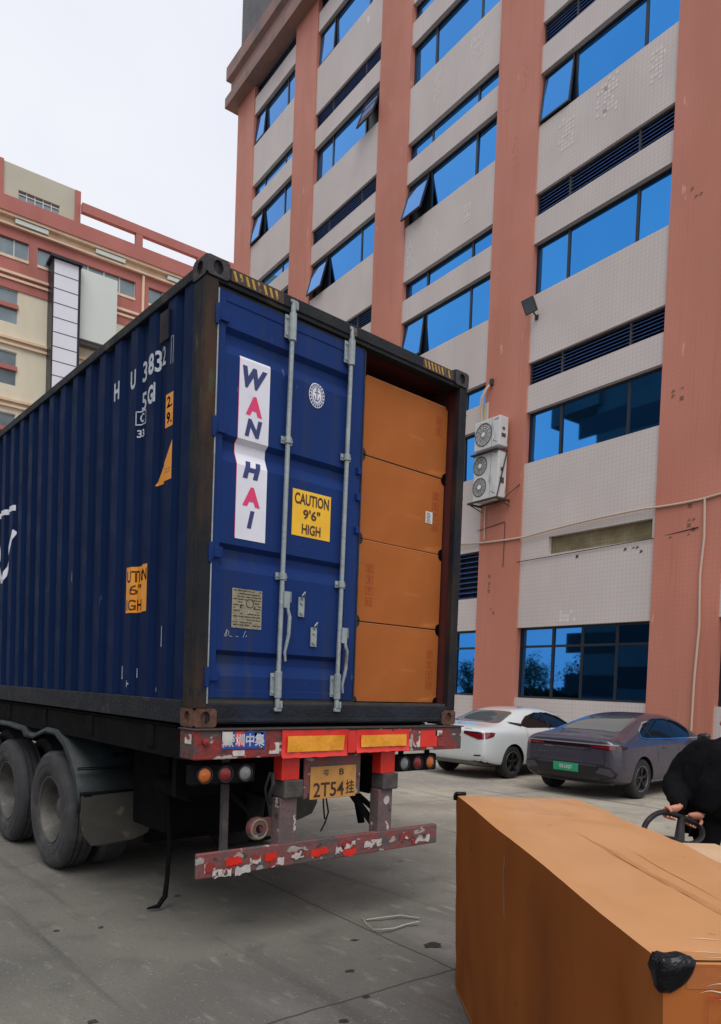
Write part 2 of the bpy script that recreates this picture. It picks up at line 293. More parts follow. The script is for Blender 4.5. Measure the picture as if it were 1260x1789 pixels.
# corner posts
for nm, x0, x1, sg in (('corner_post', 0, .088, 1), ('corner_post', WC-.088, WC, -1)):
    mb = MB(); mb.box(x0, x1, .004, .06, HB+.118, HT-.118)
    if sg > 0: mb.box(.002, .05, .06, .165, HB+.118, HT-.118)
    else: mb.box(WC-.05, WC-.002, .06, .165, HB+.118, HT-.118)
    p_ = mb.build(nm, 'frame', cont, .006)
for x0 in (0, WC-.06): MB().box(x0, x0+.06, LC-.16, LC-.01, HB+.118, HT-.118).build('corner_post', 'frame', cont)
def casting(x0, y0, z0, m, nm='corner_casting'):
    w, d, h = .162, .178, .118
    mb = MB(); c = Vector((x0+w/2, y0+d/2, z0+h/2))
    mb.holeplate(c+Vector((0, -d/2, 0)), (1, 0, 0), (0, 0, 1), w, h, .070, .085, .022)
    mb.holeplate(c+Vector((0, d/2, 0)), (-1, 0, 0), (0, 0, 1), w, h, .05, .06, .01)
    mb.holeplate(c+Vector((-w/2, 0, 0)), (0, -1, 0), (0, 0, 1), d, h, .075, .085, .022)
    mb.holeplate(c+Vector((w/2, 0, 0)), (0, 1, 0), (0, 0, 1), d, h, .075, .085, .022)
    mb.holeplate(c+Vector((0, 0, h/2)), (1, 0, 0), (0, 1, 0), w, d, .06, .12, .022)
    mb.poly([c+Vector((a*w/2, b*d/2, -h/2)) for a, b in ((-1, -1), (-1, 1), (1, 1), (1, -1))])
    bmesh.ops.remove_doubles(mb.bm, verts=mb.bm.verts[:], dist=.0001)
    o = mb.build(nm, m, cont)
    b = MB(); b.box(c.x-w/2+.024, c.x+w/2-.024, c.y-d/2+.024, c.y+d/2-.024, z0+.024, z0+h-.024); b.build('casting_cavity', 'hole', o)
    return o
for x0 in (-.004, WC-.158):
    for y0 in (-.004, LC-.176):
        casting(x0, y0, HB, 'rustcast' if y0 < 1 else 'frame'); casting(x0, y0, HT-.118+.006, 'darkcast')
# header and sill
hd = MB().box(.09, WC-.09, .012, .10, HT-.128, HT-.014).box(.16, WC-.16, .0, .03, HT-.10, HT-.02).build('door_header', 'rail', cont, .006)
MB().box(.09, WC-.09, .006, .13, HB+.02, HB+.15).box(.16, WC-.16, -.001, .01, HB+.028, HB+.055).build('door_sill', 'sill', cont, .006)
MB().box(.1, WC-.1, .02, .10, HB+.151, HB+.17).build('threshold', 'bracket', cont)
# hazard stripes at header ends
for xa, xb in ((.20, .56), (1.93, 2.24)):
    bm = bmesh.new(); n = 8; w = (xb-xa)/n
    for i in range(n):
        x = xa+i*w; bm.faces.new([bm.verts.new(p) for p in ((x, HT-.090, 0), (x+w*.42, HT-.090, 0), (x+w*.42-.02, HT-.034, 0), (x-.02, HT-.034, 0))])
    conform(bm, 'hazard_stripes', 'hazard', lambda x, z: (x, -.003, z), hd)
    MB().box(xa-.03, xb+.01, HT*0-.002, .001, HT-.098, HT-.022).build('stripe_backing', 'ink', hd)
# ------------------------------------------------ left door
ZT, ZB_ = 4.215, 1.655
GR = [4.00, 3.33, 2.645, 1.965]; GD = .036
def dy(z):
    for g in GR:
        if g-.165 <= z <= g:
            t = g-z
            return GD*(t/.03) if t < .03 else GD if t < .085 else GD*(1-(t-.085)/.08)
    return 0
zb = sorted([v for g in GR for v in (g, g-.03, g-.085, g-.165)]+[ZB_+.05, ZT-.06])
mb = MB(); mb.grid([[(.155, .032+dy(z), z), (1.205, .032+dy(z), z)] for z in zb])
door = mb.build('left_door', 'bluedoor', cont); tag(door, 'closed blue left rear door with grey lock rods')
mb = MB().box(.098, .158, .026, .075, ZB_, ZT).box(1.202, 1.30, .026, .075, ZB_, ZT).box(.158, 1.202, .027, .075, ZT-.065, ZT).box(.158, 1.202, .027, .075, ZB_, ZB_+.055)
mb.box(1.30, 1.325, .034, .078, ZB_, ZT)
mb.build('door_frame', 'bluedoor', door, .004)
MB().box(.1, 1.3, .08, .09, ZB_, ZT).build('door_back', 'redin', door)
MB().box(1.326, 1.338, .03, .06, ZB_-.01, ZT+.005).box(.098, 1.33, .034, .07, ZT+.001, ZT+.018).box(.098, 1.33, .03, .07, ZB_-.02, ZB_-.001).build('door_gasket', 'black', door)
DX = lambda o: (lambda x, z: (x, .032-o+dy(z), z))
# hinges
for z in (4.05, 3.36, 2.58, 1.80):
    mb = MB(); mb.tube([(.093, .008, z-.055), (.093, .008, z+.055)], .014, 10)
    mb.box(.093, .175, .010, .024, z-.035, z+.035); mb.box(.068, .093, -.004, .01, z-.075, z+.05)
    mb.build('hinge', 'bluedoor', door, .003, True)
mb = MB(); mb.tube([(.092, .012, 1.62), (.092, .012, 4.20)], .007, 8); mb.build('hinge_seal', 'rod', door, 0, True)
# lock rods
for k_, (xr, xl) in enumerate(((.652, .625), (1.172, 1.145))):
    f = lambda z: xl+(xr-xl)*(z-1.6)/(4.3-1.6)
    mb = MB(); mb.tube([(f(1.66), .002, 1.66), (f(2.3), .0, 2.3), (f(3), .002, 3), (f(4.2), .002, 4.2)], .0165, 12)
    rod = mb.build('lock_rod', 'rod', door, 0, True)
    for z, hh in ((4.145, .09), (1.755, .09)):
        x = f(z); mb = MB(); mb.box(x-.052, x+.03, .012, .024, z-hh*.85, z+hh*.85); mb.tube([(x, .0, z-hh), (x, .0, z+hh)], .026, 12)
        for a in (-.6, .6):
            mb.tube([(x-.039, .013, z+a*hh), (x-.039, .004, z+a*hh)], .009, 8)
        mb.build('rod_bracket', 'rod', door, .002, 30)
        zc = z+.135 if z > 3 else z-.14; sg = 1 if z > 3 else -1
        mb = MB(); mb.tube([(x, .0, z+sg*hh), (x, .0, zc+sg*.02)], .019, 10); mb.box(x-.026, x+.03, -.012, .008, zc-.012+sg*.03, zc+.012+sg*.03); mb.box(x+.012, x+.03, -.02, .006, zc-.02, zc+.03)
        mb.build('cam_lock', 'rod', door, .003, 30)
    for z in ((3.395, 2.485) if k_ == 0 else (3.40, 2.49)):
        x = f(z); mb = MB(); mb.box(x-.045, x+.045, .014, .024, z-.024, z+.024); mb.tube([(x, .0, z-.022), (x, .0, z+.022)], .024, 12)
        for a in (-.036, .036): mb.tube([(x+a, .015, z), (x+a, .006, z)], .009, 8)
        mb.build('rod_guide', 'rod', door, .002, 30)
    # handle lying against the rod
    zt = 2.335 if k_ == 0 else 2.13
    x = f(zt)+.02; mb = MB(); mb.box(x-.018, x+.028, -.03, -.006, zt-.06, zt+.05); mb.tube([(x+.012, -.02, zt-.04), (x+.03, -.03, zt-.12), (x+.026, -.03, zt-.24), (x+.002, -.026, zt-.36), (x+.012, -.022, zt-.42)], [.009, .013, .013, .010, .008], 8)
    mb.tube([(x+.02, -.02, zt+.045), (x+.04, -.02, zt+.05), (x+.042, -.02, zt-.02)], .005, 6)
    mb.build('door_handle', 'rod', door, .002, 40)
for x, z in ((.815, 2.315), (.932, 2.115)):
    mb = MB(); mb.box(x-.026, x+.026, .018, .028, z-.085, z+.05); mb.tube([(x, .018, z+.03), (x-.008, .0, z+.06), (x+.012, -.002, z+.085), (x+.02, .016, z+.06)], .006, 8)
    mb.tube([(x, .018, z+.01), (x, .008, z+.01)], .012, 8); mb.tube([(x, .018, z-.06), (x, .008, z-.06)], .012, 8)
    mb.build('handle_catch', 'rod', door, .004, 40)
# keeper plates on header/sill at the right half and small brackets on door edge
for z in (3.14, 3.33, 2.9):
    MB().box(1.275, 1.318, .005, .026, z-.02, z+.03).build('door_stop', 'bluedoor', door, .004)
# --- stickers on the door
cz = [v for g in GR for v in (g, g-.03, g-.085, g-.165)]
conform(rect_bm(.270, .503, 2.69, 3.85), 'name_sign', 'white', DX(.003), door, cuty=cz)
conform(rect_bm(.266, .270, 2.70, 3.848), 'sign_edge', 'magenta', DX(.003), door, cuty=cz)
for ch, z, m_, h, wd in (('W', 3.73, 'navy', .135, .190), ('A', 3.556, 'magenta', .125, .125), ('N', 3.413, 'navy', .115, .132), ('H', 3.143, 'navy', .115, .142), ('A', 2.972, 'magenta', .125, .135), ('I', 2.825, 'navy', .115, .056)):
    bm = text_bm(ch, h, 1, bold=.06, shear=.22 if ch != 'A' else .05); w = text_width(bm)
    for v in bm.verts: v.co.x *= wd/w
    conform(bm, 'lettering', m_, DX(.005), door, (.385, z), cuty=cz)
# caution sticker
conform(rect_bm(.716, 1.052, 2.785, 3.10), 'caution_sign', 'yellow', DX(.003), door)
for tx, z, h, wd in (('CAUTION', 3.040, .078, .30), ('9\'6"', 2.940, .07, .15), ('HIGH', 2.838, .07, .165)):
    bm = text_bm(tx, h, 1, bold=.025); w = text_width(bm)
    for v in bm.verts: v.co.x *= wd/w
    conform(bm, 'lettering', 'ink', DX(.005), door, (.884, z))
# round anchor badge
conform(ell_bm(.893, 3.772, .068, .086), 'round_badge', 'white', DX(.003), door)
bm = bmesh.new()
for k in range(20):
    a = 2*PI*k/20; x, z = .893+.057*math.cos(a), 3.772+.073*math.sin(a); bm.faces.new([bm.verts.new((x+.006*c, z+.007*s_, 0)) for c, s_ in ((-1, -1), (1, -1), (1, 1), (-1, 1))])
def ring(bm, cx, cy, rx, ry, t, a0=0, a1=2*PI, n=30):
    P = [[(cx+(rx-d)*math.cos(a0+(a1-a0)*k/n), cy+(ry-d)*math.sin(a0+(a1-a0)*k/n)) for k in range(n+1)] for d in (0, t)]
    for k in range(n): bm.faces.new([bm.verts.new((*q, 0)) for q in (P[0][k], P[0][k+1], P[1][k+1], P[1][k])])
def quad(bm, *p): bm.faces.new([bm.verts.new((*q, 0)) for q in p])
ring(bm, .893, 3.772, .045, .06, .004); quad(bm, (.890, 3.738), (.896, 3.738), (.896, 3.805), (.890, 3.805)); quad(bm, (.872, 3.788), (.914, 3.788), (.914, 3.793), (.872, 3.793)); ring(bm, .893, 3.765, .027, .034, .006, PI, 2*PI, 14); ring(bm, .893, 3.812, .009, .010, .004)
conform(bm, 'badge_print', 'navy', DX(.005), door)
# data plate with fine lines
conform(rect_bm(.264, .494, 2.115, 2.37), 'data_plate', 'plate', DX(.004), door)
bm = bmesh.new()
for i in range(13):
    z = 2.355-i*.0185
    x = .275
    while x < .475:
        w = random.uniform(.01, .05)
        if not (3 < i < 8 and .33 < x < .42) and random.random() < .75: quad(bm, (x, z), (min(x+w, .484), z), (min(x+w, .484), z+.006), (x, z+.006))
        x += w+.006
quad(bm, (.35, 2.33), (.353, 2.33), (.353, 2.37), (.35, 2.37)); ring(bm, .40, 2.28, .03, .03, .005, n=20)
for cx in (.325, .43): quad(bm, (cx, 2.245), (cx+.012, 2.245), (cx+.012, 2.262), (cx, 2.262))
conform(bm, 'plate_print', 'ink', DX(.006), door)
bm = bmesh.new()
for a, b in (((.215, 2.055), (.235, 2.10)), ((.235, 2.10), (.225, 2.05)), ((.228, 2.10), (.25, 2.085)), ((.25, 2.085), (.24, 2.06)), ((.25, 2.06), (.275, 2.055)), ((.30, 2.06), (.32, 2.057)), ((.355, 2.055), (.375, 2.10)), ((.375, 2.06), (.385, 2.07))):
    d = (Vector(b)-Vector(a)).normalized(); nn = Vector((-d.y, d.x))*.0013; quad(bm, Vector(a)-nn, Vector(b)-nn, Vector(b)+nn, Vector(a)+nn)
conform(bm, 'chalk_mark', 'whiteink', DX(.003), door)
# ------------------------------------------------ right door swung flat along the right side
od = MB().box(WC+.03, WC+.078, .30, 1.50, ZB_, ZT).build('right_door', 'bluedoor', cont, .004); tag(od, 'open right rear door folded back along the side')
for y in (.5, 1.05):
    MB().tube([(WC+.10, y, ZB_-.05), (WC+.10, y, ZT+.05)], .0165, 10).build('lock_rod', 'rod', od, 0, True)
for z in (4.05, 3.36, 2.58, 1.80): MB().bar((WC+.0, .03, z), (WC+.05, .32, z), .05, .02).build('hinge', 'frame', od)
# ------------------------------------------------ marks on the left side (letters lie on the corrugation, as painted)
SX = lambda o: (lambda y, z: (.012+prof(-y)-o, -y, z))   # u = -y so text reads left to right for a viewer standing left
sc = [-b for b in brk]
def side_text(tx, y, z, h, wd, m_='whiteink', bold=.02):
    bm = text_bm(tx, h, 1, bold=bold); w = text_width(bm)
    for v in bm.verts: v.co.x *= wd/w
    conform(bm, 'lettering', m_, SX(.002), sp, (-y, z), cutx=sc)
side_text('H', 1.352, 3.915, .135, .095, bold=.035); side_text('U', 1.06, 3.915, .135, .085, bold=.035)
side_text('3', .93, 3.945, .145, .07); side_text('8', .770, 3.94, .145, .085, bold=.035); side_text('3', .690, 3.94, .145, .045); side_text('2', .635, 3.965, .13, .05)
side_text('5', .93, 3.735, .13, .07); side_text('G', .770, 3.73, .13, .085, bold=.035); side_text('1', .715, 3.735, .13, .018)
side_text('C', .950, 3.625, .065, .05); side_text('33', .955, 3.515, .055, .075)
bm = bmesh.new()
for x0, x1, z0, z1 in ((-.445, -.440, 3.85, 4.03), (-.475, -.470, 3.85, 4.03), (-.475, -.44, 4.025, 4.03), (-1.004, -.998, 3.575, 3.675), (-.902, -.896, 3.575, 3.675), (-1.0, -.90, 3.575, 3.583), (-1.0, -.90, 3.667, 3.675)): quad(bm, (x0, z0), (x1, z0), (x1, z1), (x0, z1))
conform(bm, 'lettering', 'whiteink', SX(.002), sp, cutx=sc)
conform(rect_bm(-.528, -.422, 3.44, 3.66), 'weight_sign', 'orange', SX(.002), sp, cutx=sc)
side_text('2.', .475, 3.605, .075, .075, 'ink', .03); side_text('9.', .475, 3.50, .075, .075, 'ink', .03)
conform(poly_bm([(-.69, 3.09), (-.421, 3.09), (-.421, 3.345), (-.43, 3.335), (-.53, 3.207), (-.596, 3.207), (-.6725, 3.118)]), 'warning_triangle', 'orange', SX(.002), sp, cutx=sc)
side_text('IIII', .475, 3.165, .010, .075, 'ink', 0); side_text('IIIII', .475, 3.145, .010, .075, 'ink', 0)
conform(rect_bm(-1.085, -.745, 2.235, 2.565), 'caution_sign', 'orange', SX(.002), sp, cutx=sc)
for tx, y, z, h, wd in (('UTION', .915, 2.495, .085, .32), ('6"', .965, 2.40, .075, .13), ('IGH', .98, 2.29, .08, .19)): side_text(tx, y, z, h, wd, 'ink', .02)
bm = bmesh.new()
for P_ in ([(-3.90, 3.455), (-4.9, 3.455)], [(-3.90, 3.22), (-4.27, 2.72), (-4.6, 3.3), (-4.95, 2.72), (-5.3, 3.44)]):
    for a_, b_ in zip(P_[:-1], P_[1:]):
        d = (Vector(b_)-Vector(a_)).normalized(); nn = Vector((-d.y, d.x))*.028; quad(bm, Vector(a_)-nn, Vector(b_)-nn, Vector(b_)+nn, Vector(a_)+nn)
conform(bm, 'lettering', 'white', SX(.002), sp, cutx=sc)
bm = bmesh.new()
for y, z, w, h in ((.33, 2.83, .014, .05), (1.19, 1.80, .012, .10), (.93, 1.80, .012, .07), (1.02, 1.72, .03, .012), (.34, 1.74, .04, .012), (.50, 2.05, .008, .14), (1.04, 1.72, .008, .05), (.33, 2.2, .006, .12), (2.2, 2.6, .006, .09), (.62, 1.69, .006, .03)): quad(bm, (-y-w/2, z-h/2), (-y+w/2, z-h/2+.004), (-y+w/3, z+h/2), (-y-w/3, z+h/2))
conform(bm, 'scratch_marks', 'whiteink', SX(.002), sp, cutx=sc)
# vent cover on the side panel
MB().box(-.004, .012, .50, .62, 4.02, 4.22).build('vent_cover', 'frame', cont, .004)
# ================================================================ cartons in the container
ord_ = ['topmost cardboard carton stacked in the open container doorway', 'second carton from the top of the container stack, with a white paper label', 'third carton down in the container stack, red print at its left end', 'bottom carton of the container stack resting on the container floor']
ztops = [4.115, 3.515, 2.885, 2.258, 1.642]
for i in range(4):
    z0, z1 = ztops[i+1]+.004, ztops[i]-.002
    bx0, bx1 = 1.412+.003*(i % 2), 2.354-.004*(i % 3)
    t = thing('cardboard_carton', ord_[i], 'carton', (bx0, .135+.006*(i % 2), z0), 0, 'cartons stacked in the container doorway')
    w, h = bx1-bx0, z1-z0; ch = .035
    mb = MB(); pts = [(ch, 0), (w-ch, 0), (w, ch), (w, h-ch), (w-ch, h), (ch, h), (0, h-ch), (0, ch)]
    n = len(pts); F_ = [mb.bm.verts.new((x, 0, z)) for x, z in pts]
    C_ = [mb.bm.verts.new((min(max(x, .001), w-.001), .05, z)) for x, z in [(0, 0), (w, 0), (w, 0), (w, h), (w, h), (0, h), (0, h), (0, 0)]]
    B_ = [mb.bm.verts.new((v.co.x, 2.2, v.co.z)) for v in C_]
    mb.bm.faces.new(F_)
    for a, b in ((F_, C_), (C_, B_)):
        for k in range(n):
            fv = [a[k], a[(k+1) % n], b[(k+1) % n], b[k]]
            try: mb.bm.faces.new(fv)
            except ValueError: pass
    mb.bm.faces.new(B_)
    bmesh.ops.remove_doubles(mb.bm, verts=mb.bm.verts[:], dist=.0005)
    mb.build('box_body', 'card', t, .003)
    for cx, cz_ in ((0, 0), (w, 0), (w, h), (0, h)):
        if (i == 0 and cz_ == h): continue
        mb = MB(); r = .047; sx, sz = (1 if cx == 0 else -1), (1 if cz_ == 0 else -1)
        arc = [(cx+sx*r*math.cos(a)*.95, cz_+sz*r*math.sin(a)) for a in [PI/2*q/5 for q in range(6)]]
        mb.bm.faces.new([mb.bm.verts.new((x, -.004, z)) for x, z in [(cx, cz_)]+arc])
        ex = bmesh.ops.extrude_face_region(mb.bm, geom=mb.bm.faces[:]); bmesh.ops.translate(mb.bm, vec=(0, .05, 0), verts=[v for v in ex['geom'] if isinstance(v, bmesh.types.BMVert)])
        mb.build('corner_protector', 'film', t)
    mb = MB()
    for (xa_, za_, xb_, zb_) in ((.03, h-.004, w-.04, h-.006), (.004, .05, .006, h-.05)):
        pp_ = [(xa_+(xb_-xa_)*q/14+.0015*math.sin(q*1.9+i), za_+(zb_-za_)*q/14+.0015*math.sin(q*2.3+i)) for q in range(15)]
        mb.grid([[(x-(.0 if xa_ > .01 else .002), -.0012, z-(.0022 if xa_ > .01 else 0)) for x, z in pp_], [(x+(.0 if xa_ > .01 else .002), -.0012, z+(.0012 if xa_ > .01 else 0)) for x, z in pp_]])
    mb.build('worn_edge', 'cardtop', t)
    if i in (2, 3):
        mb = MB()
        for q in range(4): z_ = h*.55+q*.045; mb.grid([[(.012+.006*k, -.0015, z_+.008*k+.006*math.sin(k+q)), ] for k in range(2)]) if False else mb.poly([(.010, -.0015, z_), (.045+.01*q, -.0015, z_+.05), (.048+.01*q, -.0015, z_+.054), (.012, -.0015, z_+.008)])
        mb.build('torn_tape', 'tape', t)
    # red shipping marks
    bm = bmesh.new(); random.seed(20+i); ex_ = .13 if i == 2 else w-.10
    ez = h*.55 if i in (0, 1) else h*.45
    for r_ in range(4):
        zc = ez+.13-r_*.085
        if i == 0 and r_ > 1: continue
        for (a, b, c, d) in ((-.035, -.03, .035, -.027), (-.035, .027, .035, .03), (-.035, -.03, -.032, .03), (.032, -.03, .035, .03)): quad(bm, (ex_+a, zc+b), (ex_+c, zc+b), (ex_+c, zc+d), (ex_+a, zc+d))
        if r_ == 0: ring(bm, ex_, zc, .018, .02, .007)
        elif r_ == 1: quad(bm, (ex_-.014, zc-.018), (ex_+.014, zc-.018), (ex_+.004, zc+.0), (ex_-.004, zc)); quad(bm, (ex_-.016, zc+.018), (ex_+.016, zc+.018), (ex_+.012, zc+.002), (ex_-.012, zc+.002))
        elif r_ == 2: quad(bm, (ex_-.003, zc-.018), (ex_+.003, zc-.018), (ex_+.003, zc+.01), (ex_-.003, zc+.01)); ring(bm, ex_, zc+.004, .017, .016, .006, 0, PI, 12)
        else: quad(bm, (ex_-.02, zc-.018), (ex_-.008, zc-.018), (ex_-.008, zc+.016), (ex_-.02, zc+.016)); quad(bm, (ex_+.008, zc-.018), (ex_+.02, zc-.018), (ex_+.02, zc+.016), (ex_+.008, zc+.016))
    if not len(bm.faces): bm.free()
    else: conform(bm, 'shipping_marks', 'cardred', lambda x, z: (x, -.0025, z), t)
    if i == 1:
        MB().box(w-.21, w-.13, -.003, -.0005, h*.45-.045, h*.45+.05).build('paper_label', 'paper', t)
        bm = bmesh.new()
        for k in range(7):
            quad(bm, (w-.20, h*.45+.035-k*.012), (w-.20+random.uniform(.03, .06), h*.45+.035-k*.012), (w-.16, h*.45+.039-k*.012), (w-.20, h*.45+.039-k*.012))
        conform(bm, 'label_print', 'ink', lambda x, z: (x, -.0045, z), t)
# ================================================================ semi-trailer
tr = thing('semi_trailer', 'grimy container trailer with flaking red rear beam, peeling bumper and yellow number plate', 'trailer', (0, 0, 0))
MB().box(-.03, 2.455, -.07, .12, 1.272, 1.455).build('rear_beam', 'redbeam', tr, .008)
MB().box(-.04, 2.465, -.085, .13, 1.455, 1.464).build('beam_top_plate', 'bracket', tr, .003)
for x0 in (.72, 1.60): # main rails
    mb = MB(); mb.box(x0, x0+.14, .12, 12, 1.36, 1.38); mb.box(x0+.06, x0+.08, .12, 12, .95, 1.36); mb.box(x0, x0+.14, .12, 12, .93, .95); mb.build('chassis_rail', 'chassis', tr)
for y in [.6+1.1*i for i in range(10)]: MB().box(.02, 2.40, y, y+.1, 1.30, 1.45).build('cross_member', 'chassis', tr)
for x0 in (.03, 2.34): MB().box(x0, x0+.06, .13, 11.8, 1.25, 1.448).build('side_rail', 'chassis', tr)
MB().box(.03, 2.4, .3, 11.8, 1.452, 1.468).build('deck_plate', 'chassis', tr)
def plate(nm, m_, x0, x1, z0, z1, y=-.072, par=None, th=.004, bev=.001): return MB().box(x0, x1, y-th, y, z0, z1).build(nm, m_, par or tr, bev)
for (x0, x1, z0, z1) in ((.62, 1.20, 1.262, 1.45), (1.285, 1.83, 1.278, 1.445)):
    a = MB(); n = 16
    rows = [[(x0+(x1-x0)*i/n, -.076-.010*noise.noise(Vector((i*.5, q*2, x0)))-(.012 if q == 0 else 0), z0+(z1-z0)*q+(.006*noise.noise(Vector((i*.6, 5, x0))) if q == 0 else 0)) for i in range(n+1)] for q in (0, .15, .5, 1)]
    a.grid(rows); rd = a.build('reflector_panel', 'redrefl', tr, 0, True)
    a = MB(); rows = [[(x0+.04+(x1-x0-.08)*i/n, -.083-.010*noise.noise(Vector((i*.5, q*2, x0)))-.003, z0+.04+(z1-z0-.08)*q) for i in range(n+1)] for q in (0, .5, 1)]
    a.grid(rows); a.build('yellow_reflector', 'yelrefl', rd, 0, True)
plate('red_tape', 'redrefl', 1.205, 1.28, 1.28, 1.44); plate('red_tape', 'redrefl', .40, .47, 1.41, 1.44)
lb = plate('name_label', 'bluelab', .16, .49, 1.335, 1.448)
bm = text_bm('深圳中集', .085, 1, bold=.03); w = text_width(bm)
for v in bm.verts: v.co.x *= .30/w
conform(bm, 'lettering', 'whiteink', lambda x, z: (x, -.078, z), lb, (.33, 1.392))
plate('torn_label', 'torn', .16, .235, 1.36, 1.446, -.0765); plate('red_tape', 'redrefl', .26, .315, 1.352, 1.445, -.0765, None, .0012)
plate('torn_label', 'torn', .24, .33, 1.29, 1.325); plate('torn_label', 'torn', .52, .60, 1.295, 1.37); plate('torn_label', 'torn', 1.88, 1.955, 1.30, 1.43); plate('torn_label', 'torn', 2.16, 2.24, 1.30, 1.345); plate('red_tape', 'redrefl', 1.96, 2.15, 1.30, 1.43); plate('torn_label', 'torn', 2.13, 2.21, 1.385, 1.43)
MB().box(-.033, -.030, -.03, .05, 1.37, 1.43).build('side_label', 'torn', tr)
mb = MB(); mb.lathe([(.0, .02), (.022, .016), (.026, 0)], (.045, -.072, 1.385), 'Y', 16, -1); mb.build('marker_lamp', 'lamp_r', tr, 0, True)
# lamp clusters
for x0, x1, ls in ((-.01, .47, ((.085, 'lamp_a'), (.235, 'lamp_r'), (.385, 'lamp_c'))), (1.78, 2.24, ((1.86, 'lamp_c'), (2.01, 'lamp_r'), (2.155, 'lamp_a')))):
    cl = MB().box(x0, x1, .0, .07, 1.10, 1.235).build('lamp_cluster', 'chassis', tr, .015)
    for x, m_ in ls:
        mb = MB(); mb.lathe([(.0, .018), (.03, .015), (.047, .002)], (x, .0, 1.168), 'Y', 24, -1); mb.build('lamp', m_, cl, 0, True)
        mb = MB(); mb.lathe([(.048, .0), (.048, .012), (.056, .012), (.058, 0)], (x, .0, 1.168), 'Y', 24, -1); mb.build('lamp_ring', 'black', cl, 0, True)
    for x in (x0+.08, x1-.08): MB().box(x-.02, x+.02, .03, .05, 1.23, 1.28).build('lamp_hanger', 'chassis', tr)
# uprights
for x0 in (.675, 1.60):
    MB().box(x0, x0+.15, -.01, .09, 1.10, 1.272).build('red_upright', 'redrefl', tr, .004)
    MB().box(x0+.015, x0+.175, -.03, .11, .975, 1.10).build('steel_block', 'steelbox', tr, .01)
    MB().box(x0, x0+.145, .0, .10, .62, .975).build('bumper_post', 'post', tr, .005)
# bumper: slightly skewed bar
mb = MB(); mb.hexa([(.05, .0, .505), (2.27, -.005, .49), (2.27, .05, .49), (.05, .03, .505), (.05, .0, .668), (2.27, -.005, .645), (2.27, .05, .645), (.05, .03, .668)])
bp_ = mb.build('bumper_bar', 'bumper', tr, .008)
random.seed(4)
for x, w_, m_, dz in ((.10, .08, 'torn', .0), (.16, .14, 'torn', -.045), (.26, .12, 'redrefl', .02), (.33, .12, 'torn', -.05), (.44, .09, 'torn', .01), (.56, .10, 'redrefl', .015), (.60, .12, 'torn', -.03), (.78, .13, 'torn', .0), (.95, .16, 'redrefl', .0), (1.18, .08, 'torn', -.01), (1.24, .13, 'torn', .015), (1.26, .12, 'redrefl', -.035), (1.46, .18, 'torn', .0), (1.84, .16, 'torn', .02), (1.98, .2, 'torn', -.02)):
    z = .575+dz-.007*x; a = MB(); n_ = 7; lo_ = [(x+w_*i/n_, z-.026+random.uniform(-.009, .009)) for i in range(n_+1)]; hi_ = [(x+w_*i/n_+random.uniform(-.004, .004), z+.026+random.uniform(-.009, .009)) for i in range(n_, -1, -1)]
    vs_ = [a.bm.verts.new((px, -.0055-.0022*px, pz)) for px, pz in lo_+hi_]; a.bm.faces.new(vs_); a.build('tape_remnant', m_, bp_)
# diagonal braces, tow eye, pendants
for a, b, w_, m_ in (((1.55, .35, .98), (1.66, .08, .66), .07, 'chassis'), ((1.62, .5, 1.0), (2.15, .5, .62), .06, 'chassis'), ((.42, .25, 1.0), (.70, .12, .70), .05, 'chassis'), ((1.74, .5, 1.1), (1.70, .3, .66), .05, 'chassis')):
    MB().bar(a, b, w_, .03).build('brace', m_, tr)
MB().box(.30, .345, .12, .16, .60, 1.30).build('hanger_bar', 'steelbox', tr, .003)
mb = MB(); mb.lathe([(.030, .03), (.075, .03), (.082, .0), (.075, -.03), (.03, -.03)], (.575, .12, .76), 'Y', 28, 1); mb.box(.60, .72, .10, .14, .70, .83); te = mb.build('tow_eye', 'bumper', tr, .003, 40)
mb = MB(); mb.lathe([(.056, .033), (.066, .036), (.072, .033)], (.575, .12, .76), 'Y', 28, -1); mb.build('worn_ring', 'plate', te, 0, True)
for pts in ([(1.25, .2, 1.0), (1.24, .2, .92), (1.27, .2, .8), (1.24, .2, .72), (1.20, .2, .66)], [(1.21, .2, 1.0), (1.22, .2, .85), (1.235, .2, .75)]): MB().tube(pts, .007, 6).build('hanging_wire', 'black', tr, 0, True)
mb = MB(); mb.tube([(.62, .02, 1.15), (.60, -.02, 1.08), (.585, .0, 1.0), (.62, .03, .94)], .014, 8); mb.tube([(.60, .02, 1.16), (.57, .03, 1.05), (.60, .05, .96), (.64, .04, 1.02)], .01, 8); mb.build('cable_bundle', 'black', tr, 0, True)
# number plate
np_ = MB().box(.885, 1.415, .015, .03, .955, 1.26).build('plate_holder', 'bumper', tr, .006)
lp = MB().box(.935, 1.365, .004, .013, .945, 1.18).build('number_plate', 'licence', tr, .004)
bm = text_bm('2T54', .105, 1, bold=.014); w = text_width(bm)
for v in bm.verts: v.co.x *= .285/w
conform(bm, 'lettering', 'ink', lambda x, z: (x, .0015, z), lp, (1.105, 1.012))
bm = text_bm('挂', .10, .8, bold=.014); conform(bm, 'lettering', 'ink', lambda x, z: (x, .0015, z), lp, (1.305, 1.02))
bm = text_bm('粤', .045, 1.2, bold=.01); conform(bm, 'lettering', 'steelbox', lambda x, z: (x, .0015, z), lp, (1.075, 1.135))
bm = text_bm('B', .045, 1.4, bold=.02); conform(bm, 'lettering', 'ink', lambda x, z: (x, .0015, z), lp, (1.22, 1.135))
